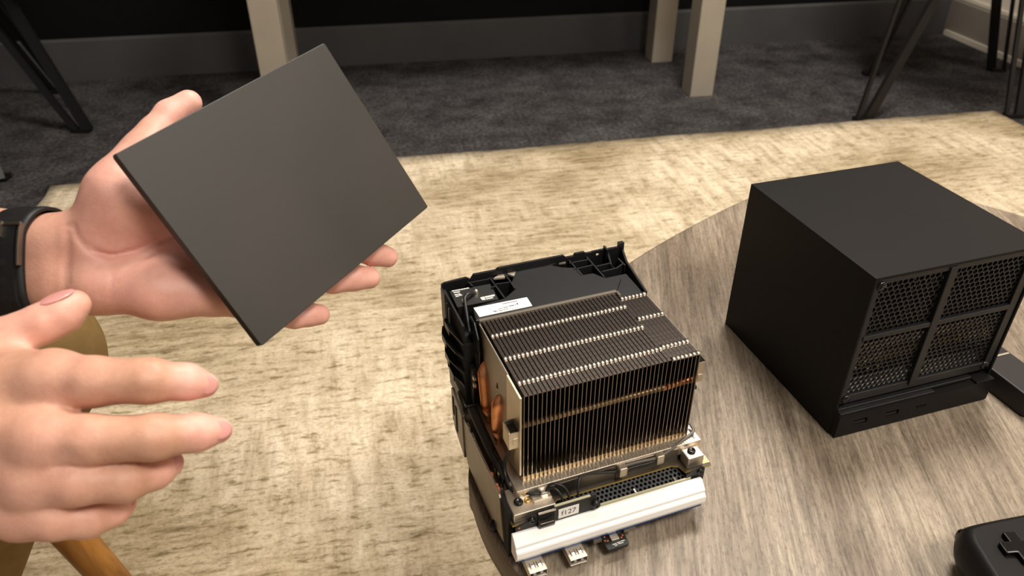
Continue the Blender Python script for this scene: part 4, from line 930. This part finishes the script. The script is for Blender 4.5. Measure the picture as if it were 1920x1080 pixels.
F.add_cone((-0.2819,0.2540,0.6039), Rm['p'], 0.0140, 0.0110, 0.012)
F.add_cone((-0.2573,0.2672,0.6167), (-0.2221,0.2559,0.6069), 0.017, 0.015, 0.014)
F.chain([(-0.2981,0.2811,0.6195), (-0.2700,0.2978,0.6301)], [0.017, 0.0150], 0.014)
F.chain([(-0.2633,0.2936,0.6274), (-0.2295,0.2828,0.6329)], [0.013, 0.010], 0.016)
base = F.F.copy()
F.finger(base, [(-0.2700,0.2978,0.6301), (-0.2581,0.3033,0.6348), (-0.2361,0.3122,0.6411), (-0.2287,0.3181,0.6428), (-0.2244,0.3230,0.6447)], [0.0148, 0.0118, 0.0100, 0.0098, 0.0078], 0.003, 0.010)
F.finger(base, [Rm['i'], (-0.1909,0.2675,0.6406), (-0.1668,0.2700,0.6390), (-0.1530,0.2758,0.6333), (-0.1469,0.2796,0.6281)], [0.0125, 0.0112, 0.0101, 0.0082, 0.0062], 0.004, 0.008)
F.finger(base, [Rm['m'], (-0.1884,0.2463,0.6249), (-0.1621,0.2513,0.6216), (-0.1464,0.2597,0.6163), (-0.1392,0.2654,0.6121)], [0.0125, 0.0110, 0.0101, 0.0084, 0.0062], 0.004, 0.008)
F.finger(base, [Rm['r'], (-0.1950,0.2368,0.6088), (-0.1764,0.2427,0.6033), (-0.1682,0.2526,0.5982), (-0.1643,0.2596,0.5961)], [0.0118, 0.0104, 0.0096, 0.0080, 0.0066], 0.004, 0.008)
F.finger(base, [Rm['p'], (-0.2069,0.2304,0.5920), (-0.1952,0.2351,0.5863), (-0.1893,0.2440,0.5816), (-0.1868,0.2499,0.5796)], [0.0108, 0.0094, 0.0086, 0.0074, 0.0060], 0.004, 0.008)
rn = A_((-0.2038,0.2496,0.6299))-CAMP; rn /= np.linalg.norm(rn)
for q, dp in (
        (((-0.1635,0.2639,0.6515), (-0.1625,0.2608,0.6468), (-0.1633,0.2577,0.6421)), 0.0005),
        (((-0.1611,0.2642,0.6519), (-0.1602,0.2608,0.6468), (-0.1609,0.2574,0.6417)), 0.0006),
        (((-0.1590,0.2637,0.6511), (-0.1580,0.2608,0.6468), (-0.1588,0.2579,0.6424)), 0.0004),
        (((-0.1445,0.2626,0.6495), (-0.1436,0.2605,0.6464), (-0.1443,0.2584,0.6432)), 0.0004),
        (((-0.1612,0.2501,0.6306), (-0.1602,0.2469,0.6259), (-0.1610,0.2438,0.6211)), 0.0005),
        (((-0.1586,0.2503,0.6310), (-0.1576,0.2469,0.6259), (-0.1584,0.2435,0.6207)), 0.0006),
        (((-0.1564,0.2495,0.6298), (-0.1555,0.2469,0.6259), (-0.1562,0.2443,0.6219)), 0.0004),
        (((-0.1399,0.2500,0.6306), (-0.1389,0.2481,0.6276), (-0.1396,0.2461,0.6246)), 0.0004),
        (((-0.1721,0.2391,0.6141), (-0.1712,0.2365,0.6101), (-0.1719,0.2339,0.6062)), 0.0005),
        (((-0.1697,0.2391,0.6141), (-0.1688,0.2367,0.6105), (-0.1695,0.2344,0.6069)), 0.0004),
        (((-0.1887,0.2292,0.5991), (-0.1878,0.2271,0.5959), (-0.1885,0.2250,0.5928)), 0.0004),
    ): F.crease(q, rn, dp, 0.0010)
F.crease([(-0.2014,0.2572,0.6414), (-0.1971,0.2590,0.6441), (-0.1952,0.2601,0.6457)], rn, 0.0005, 0.0010)
F.crease([(-0.1920,0.2415,0.6177), (-0.1991,0.2436,0.6208), (-0.2038,0.2423,0.6189)], rn, 0.0006, 0.0020)
skin.append(F.mesh())
pink += [((-0.1457,0.2773,0.6300), 0.022, 1.2), ((-0.1381,0.2632,0.6142), 0.022, 1.2), ((-0.1634,0.2582,0.5976), 0.020, 1.0), ((-0.1853,0.2478,0.5820), 0.020, 1.0), ((-0.2311,0.3173,0.6325), 0.04, 0.8), ((-0.2008,0.2382,0.6218), 0.03, 0.35), ((-0.2134,0.2287,0.5984), 0.05, 0.4), ((-0.2014,0.2607,0.6467), 0.028, 0.25)]
F = Field(np.minimum(Re, SR)-0.1, np.maximum(A_((-0.2342,0.2529,0.6169))-(0.115, 0, 0), np.maximum(Re, SR))+(0.0, 0.12, 0.1), 0.004)
arm_field(F, Rw, Re, SR, ru, 0.019, 0.0115, 0.041); skin.append(F.mesh())
# ---- head and neck, outside the picture
HC = A_((-0.655, 0.335, 1.20))
F = Field(HC-(0.16, 0.14, 0.26), HC+(0.18, 0.14, 0.17), 0.005)
F.add_ell(HC+(0, 0, 0.02), I3, (0.096, 0.075, 0.105), 0.01); F.add_ell(HC+(0.035, 0, -0.065), I3, (0.055, 0.052, 0.055), 0.03)
F.chain([HC+(-0.02, 0, -0.06), HC+(-0.03, 0, -0.22)], [0.055, 0.062], 0.03)
F.chain([HC+(0.088, 0, 0.015), HC+(0.112, 0, -0.025)], [0.010, 0.014], 0.012)
F.chain([HC+(0.085, -0.018, -0.062), HC+(0.085, 0.018, -0.062)], [0.009, 0.009], 0.010)
for sg in (-1, 1): F.add_ell(HC+(-0.005, 0.077*sg, 0.0), I3, (0.020, 0.009, 0.031), 0.006); F.chain([HC+(0.088, 0.018*sg, 0.030), HC+(0.080, 0.045*sg, 0.030)], [0.009, 0.008], 0.012)
skin.append(F.mesh())
mesh_obj('body', skin, 'skin', person, pink)
for sg in (-1, 1):
    e_ = MB(); e_.ell(tuple(HC+(0.080, 0.030*sg, 0.013)), (0.0125, 0.0125, 0.0125)); o = e_.build('eye', 'eye_white', person)
    MB().ell(tuple(HC+(0.0895, 0.0295*sg, 0.012)), (0.004, 0.006, 0.006)).build('iris', 'iris', o)
m = MB(); m.box(tuple(HC+(0.0915, -0.022, -0.064)), tuple(HC+(0.0955, 0.022, -0.060))); m.build('lips', 'nail', person, bevel=0.001)
F = Field(HC-(0.16, 0.14, 0.1), HC+(0.16, 0.14, 0.18), 0.005)
F.add_ell(HC+(-0.014, 0, 0.040), I3, (0.098, 0.083, 0.103), 0.01); F.add_ell(HC+(-0.050, 0, -0.01), I3, (0.060, 0.078, 0.075), 0.02)
mesh_obj('hair', [F.mesh()], 'hair', person)
# ---- fingernails
def nail(c, nrm, along, r, toc):
    nrm = Vector(nrm).normalized(); al = Vector(along); al = (al-nrm*al.dot(nrm)).normalized(); sd = nrm.cross(al)
    mt = Matrix((al, sd, nrm)).transposed().to_4x4(); mt.translation = Vector(c)+nrm*toc
    m = MB(); m.ell((0, 0, 0), r, 14, mat=mt); return m.build('fingernail', 'nail', person)
def away(p): return -(Vector(p)-cam.location).normalized()
for tip, prv, rr, wd in (((-0.1469,0.2796,0.6281), (-0.1530,0.2758,0.6333), 0.0062, 0.0046), ((-0.1392,0.2654,0.6121), (-0.1464,0.2597,0.6163), 0.0062, 0.0046), ((-0.1643,0.2596,0.5961), (-0.1682,0.2526,0.5982), 0.0066, 0.0042), ((-0.1868,0.2499,0.5796), (-0.1893,0.2440,0.5816), 0.0060, 0.0036)):
    d = (Vector(tip)-Vector(prv)).normalized()
    nail(Vector(tip)-d*0.0022, away(tip)*0.80+d*0.35, d, (0.0062, wd, 0.0010), rr-0.0004)
tp = Vector((-0.2285,0.3187,0.6427)); d = (Vector((-0.2244,0.3230,0.6447))-Vector((-0.2361,0.3122,0.6411))).normalized()
nail(tp, away(tp)*0.50+Vector((-0.45, 0.475, 0.715)), d, (0.0092, 0.0068, 0.0012), 0.0092)
# ---- clothes
F = Field((-1.02, 0.02, 0.36), (-0.40, 0.66, 1.10), 0.007)
F.add_ell((-0.74, 0.335, 0.80), I3, (0.115, 0.165, 0.26), 0.03); F.add_ell((-0.80, 0.335, 0.52), I3, (0.125, 0.165, 0.13), 0.05)
F.chain([SL+(-0.03, -0.02, 0.0), (-0.67, 0.335, 0.985), SR+(-0.03, 0.02, 0.0)], [0.062, 0.085, 0.062], 0.04)
for Sh, E_ in ((SL, El), (SR, Re)): F.chain([Sh, Sh+(E_-Sh)*0.62], [0.066, 0.060], 0.03)
mesh_obj('shirt', [F.mesh()], 'shirt', person)
F = Field((-1.0, 0.06, 0.03), (-0.22, 0.66, 0.66), 0.0065)
KL, AL = A_((-0.428, 0.515, 0.452)), A_((-0.605, 0.43, 0.10)); KR, AR = A_((-0.44, 0.15, 0.452)), A_((-0.55, 0.16, 0.10))
F.add_ell((-0.82, 0.335, 0.48), I3, (0.13, 0.17, 0.105), 0.04)
for K, A, y in ((KL, AL, 0.43), (KR, AR, 0.24)):
    F.chain([(-0.82, y, 0.475), K, A], [0.082, 0.064, 0.052], 0.03)
mesh_obj('trousers', [F.mesh()], 'khaki', person)
for A in (AL, AR):
    F = Field(A+(-0.12, -0.08, -0.12), A+(0.24, 0.08, 0.05), 0.006)
    F.chain([A+(0.0, 0, -0.03), A+(-0.02, 0, -0.062)], [0.042, 0.036], 0.02); F.add_ell(A+(0.08, 0, -0.057), I3, (0.12, 0.046, 0.040), 0.03)
    fl = A[2]-0.0895+0.012
    zz = F.lo[2]+np.arange(F.n[2])*F.h; F.F = np.maximum(F.F, (0.0125-zz)[None, None, :].astype(np.float32))
    mesh_obj('shoe', [F.mesh()], 'shoe', person)
# ------------------------------------------------------------------ the chair under the person
ch = thing('wooden_chair', 'honey coloured wooden chair on round splayed legs under the seated person', 'chair', (-0.74, 0.335, 0.0))
o = Vector((-0.74, 0.335, 0))
MB().prism(rrect(-.25, -.24, .23, .24, .06), .352, .380, 'z').build('seat', 'honey_wood', ch, bevel=.008)
for (tx, ty), (bx, by) in (((.225, .205), (.305, .212)), ((.225, -.205), (.305, -.235)), ((-.20, .18), (-.28, .225)), ((-.20, -.18), (-.28, -.225))):
    m = MB(); m.tube([(tx, ty, .353), (bx, by, 0.0128)], [.0215, .0165], 18); m.build('leg', 'honey_wood', ch)
for y in (-.17, .17):
    m = MB(); m.tube([(-.21, y, .378), (-.285, y, .80)], [.014, .011], 12); m.build('back_post', 'honey_wood', ch)
m = MB(); k = 10; v = []
for i in range(k+1):
    u = -1+2*i/k
    for x, z in ((-.272-.03*(1-u*u), .66), (-.290-.03*(1-u*u), .82), (-.306-.03*(1-u*u), .82), (-.288-.03*(1-u*u), .66)): v.append((x, u*.21, z))
f = [(i*4+a, i*4+(a+1) % 4, (i+1)*4+(a+1) % 4, (i+1)*4+a) for i in range(k) for a in range(4)]+[(3, 2, 1, 0), (k*4, k*4+1, k*4+2, k*4+3)]
m.add(v, f); m.build('backrest', 'honey_wood', ch, bevel=.005)
# ------------------------------------------------------------------ wristwatch
wc = A_((-0.2786,0.3807,0.6331)); wt = thing('wristwatch', 'black sports watch with rubber strap and metal buckle on the wrist', 'watch', wc)
fwd = -fa; side = np.cross(upv, fwd)                 # fwd runs to the hand, upv across the wrist, side through it
tilt = 0.10
def wpt(a, b, s_): return Vector(upv*a+side*b+fwd*(s_))
def ring_at(th, off):
    """outline of the wrist (a rounded slot) grown by off"""
    R = 0.0203+off; ow = 0.0106
    a = math.sin(th)*R+(ow if math.sin(th) > 0 else -ow)*min(1, abs(math.sin(th))*3); b = math.cos(th)*R
    return a, b
NS = 64; hw = 0.0122
m = MB(); v = []
for i in range(NS):
    th = 2*PI*i/NS
    w_ = hw*(1.0 if True else 1)
    for off, s_ in ((0.0006, -w_), (0.0006, w_), (0.0026, w_), (0.0032, w_*0.7), (0.0032, -w_*0.7), (0.0026, -w_)):
        a, b = ring_at(th, off); v.append(wpt(a, b, s_))
f = [(i*6+k, i*6+(k+1) % 6, ((i+1) % NS)*6+(k+1) % 6, ((i+1) % NS)*6+k) for i in range(NS) for k in range(6)]
m.add(v, f, 0, True); m.build('strap', 'rubber', wt)
camside = 1 if Vector(side).dot(cam.location-Vector(wc)) > 0 else -1
th0 = 0 if camside > 0 else PI                        # angle facing the viewer
def patch(name, mat, th_a, th_b, s_a, s_b, o0, o1, n=8, bevel=0.0):
    m = MB(); v = []
    for i in range(n+1):
        th = th_a+(th_b-th_a)*i/n
        for off, s_ in ((o0, s_a), (o0, s_b), (o1, s_b), (o1, s_a)):
            a, b = ring_at(th, off); v.append(wpt(a, b, s_))
    f = [(i*4+k, i*4+(k+1) % 4, (i+1)*4+(k+1) % 4, (i+1)*4+k) for i in range(n) for k in range(4)]+[(0, 1, 2, 3), (n*4+3, n*4+2, n*4+1, n*4)]
    m.add(v, f, 0, False); return m.build(name, mat, wt, bevel=bevel)
sg = 1 if camside > 0 else -1
def ang(t): return th0+sg*t                           # t: 0 faces the viewer, + towards the far (upper) side
patch('strap_end', 'rubber', ang(-1.25), ang(0.43), -0.0090, 0.0090, 0.0032, 0.0054, 14)
for t_ in (0.05, -0.13, -0.31, -0.49, -0.67, -0.85):
    for s_ in (-0.0045, 0.0025): patch('strap_hole', 'dark_void', ang(t_), ang(t_-0.07), s_-0.0016, s_+0.0016, 0.0050, 0.00555, 2)
patch('buckle', 'dark_metal', ang(0.50), ang(0.42), -0.0125, 0.0128, 0.0034, 0.0068, 3, 0.0006)
patch('buckle_side', 'dark_metal', ang(0.48), ang(-0.02), 0.0112, 0.0128, 0.0032, 0.0062, 6, 0.0005)
patch('buckle_side', 'dark_metal', ang(0.48), ang(-0.02), -0.0128, -0.0112, 0.0032, 0.0062, 6, 0.0005)
patch('buckle_pin', 'cover_metal', ang(0.50), ang(0.26), -0.0014, 0.0014, 0.0052, 0.0074, 4)
patch('keeper', 'rubber', ang(-1.05), ang(-1.28), -0.0130, 0.0130, 0.0026, 0.0072, 6, 0.0008)
m = MB()
bk = -side*camside
cmat = Matrix((Vector(upv), Vector(fwd), Vector(bk))).transposed().to_4x4(); cmat.translation = Vector(bk)*0.0215
vv = MB(); vv.lathe([(0, 0), (0.0205, 0), (0.0220, 0.002), (0.0220, 0.0085), (0.0205, 0.0105), (0.0175, 0.0108)], n=32, mi=0); vv.lathe([(0.0175, 0.0107), (0, 0.0107)], n=32, mi=1)
vv.v = [tuple(cmat @ Vector(p)) for p in vv.v]; vv.build('case', ['rubber', 'gloss_black'], wt)
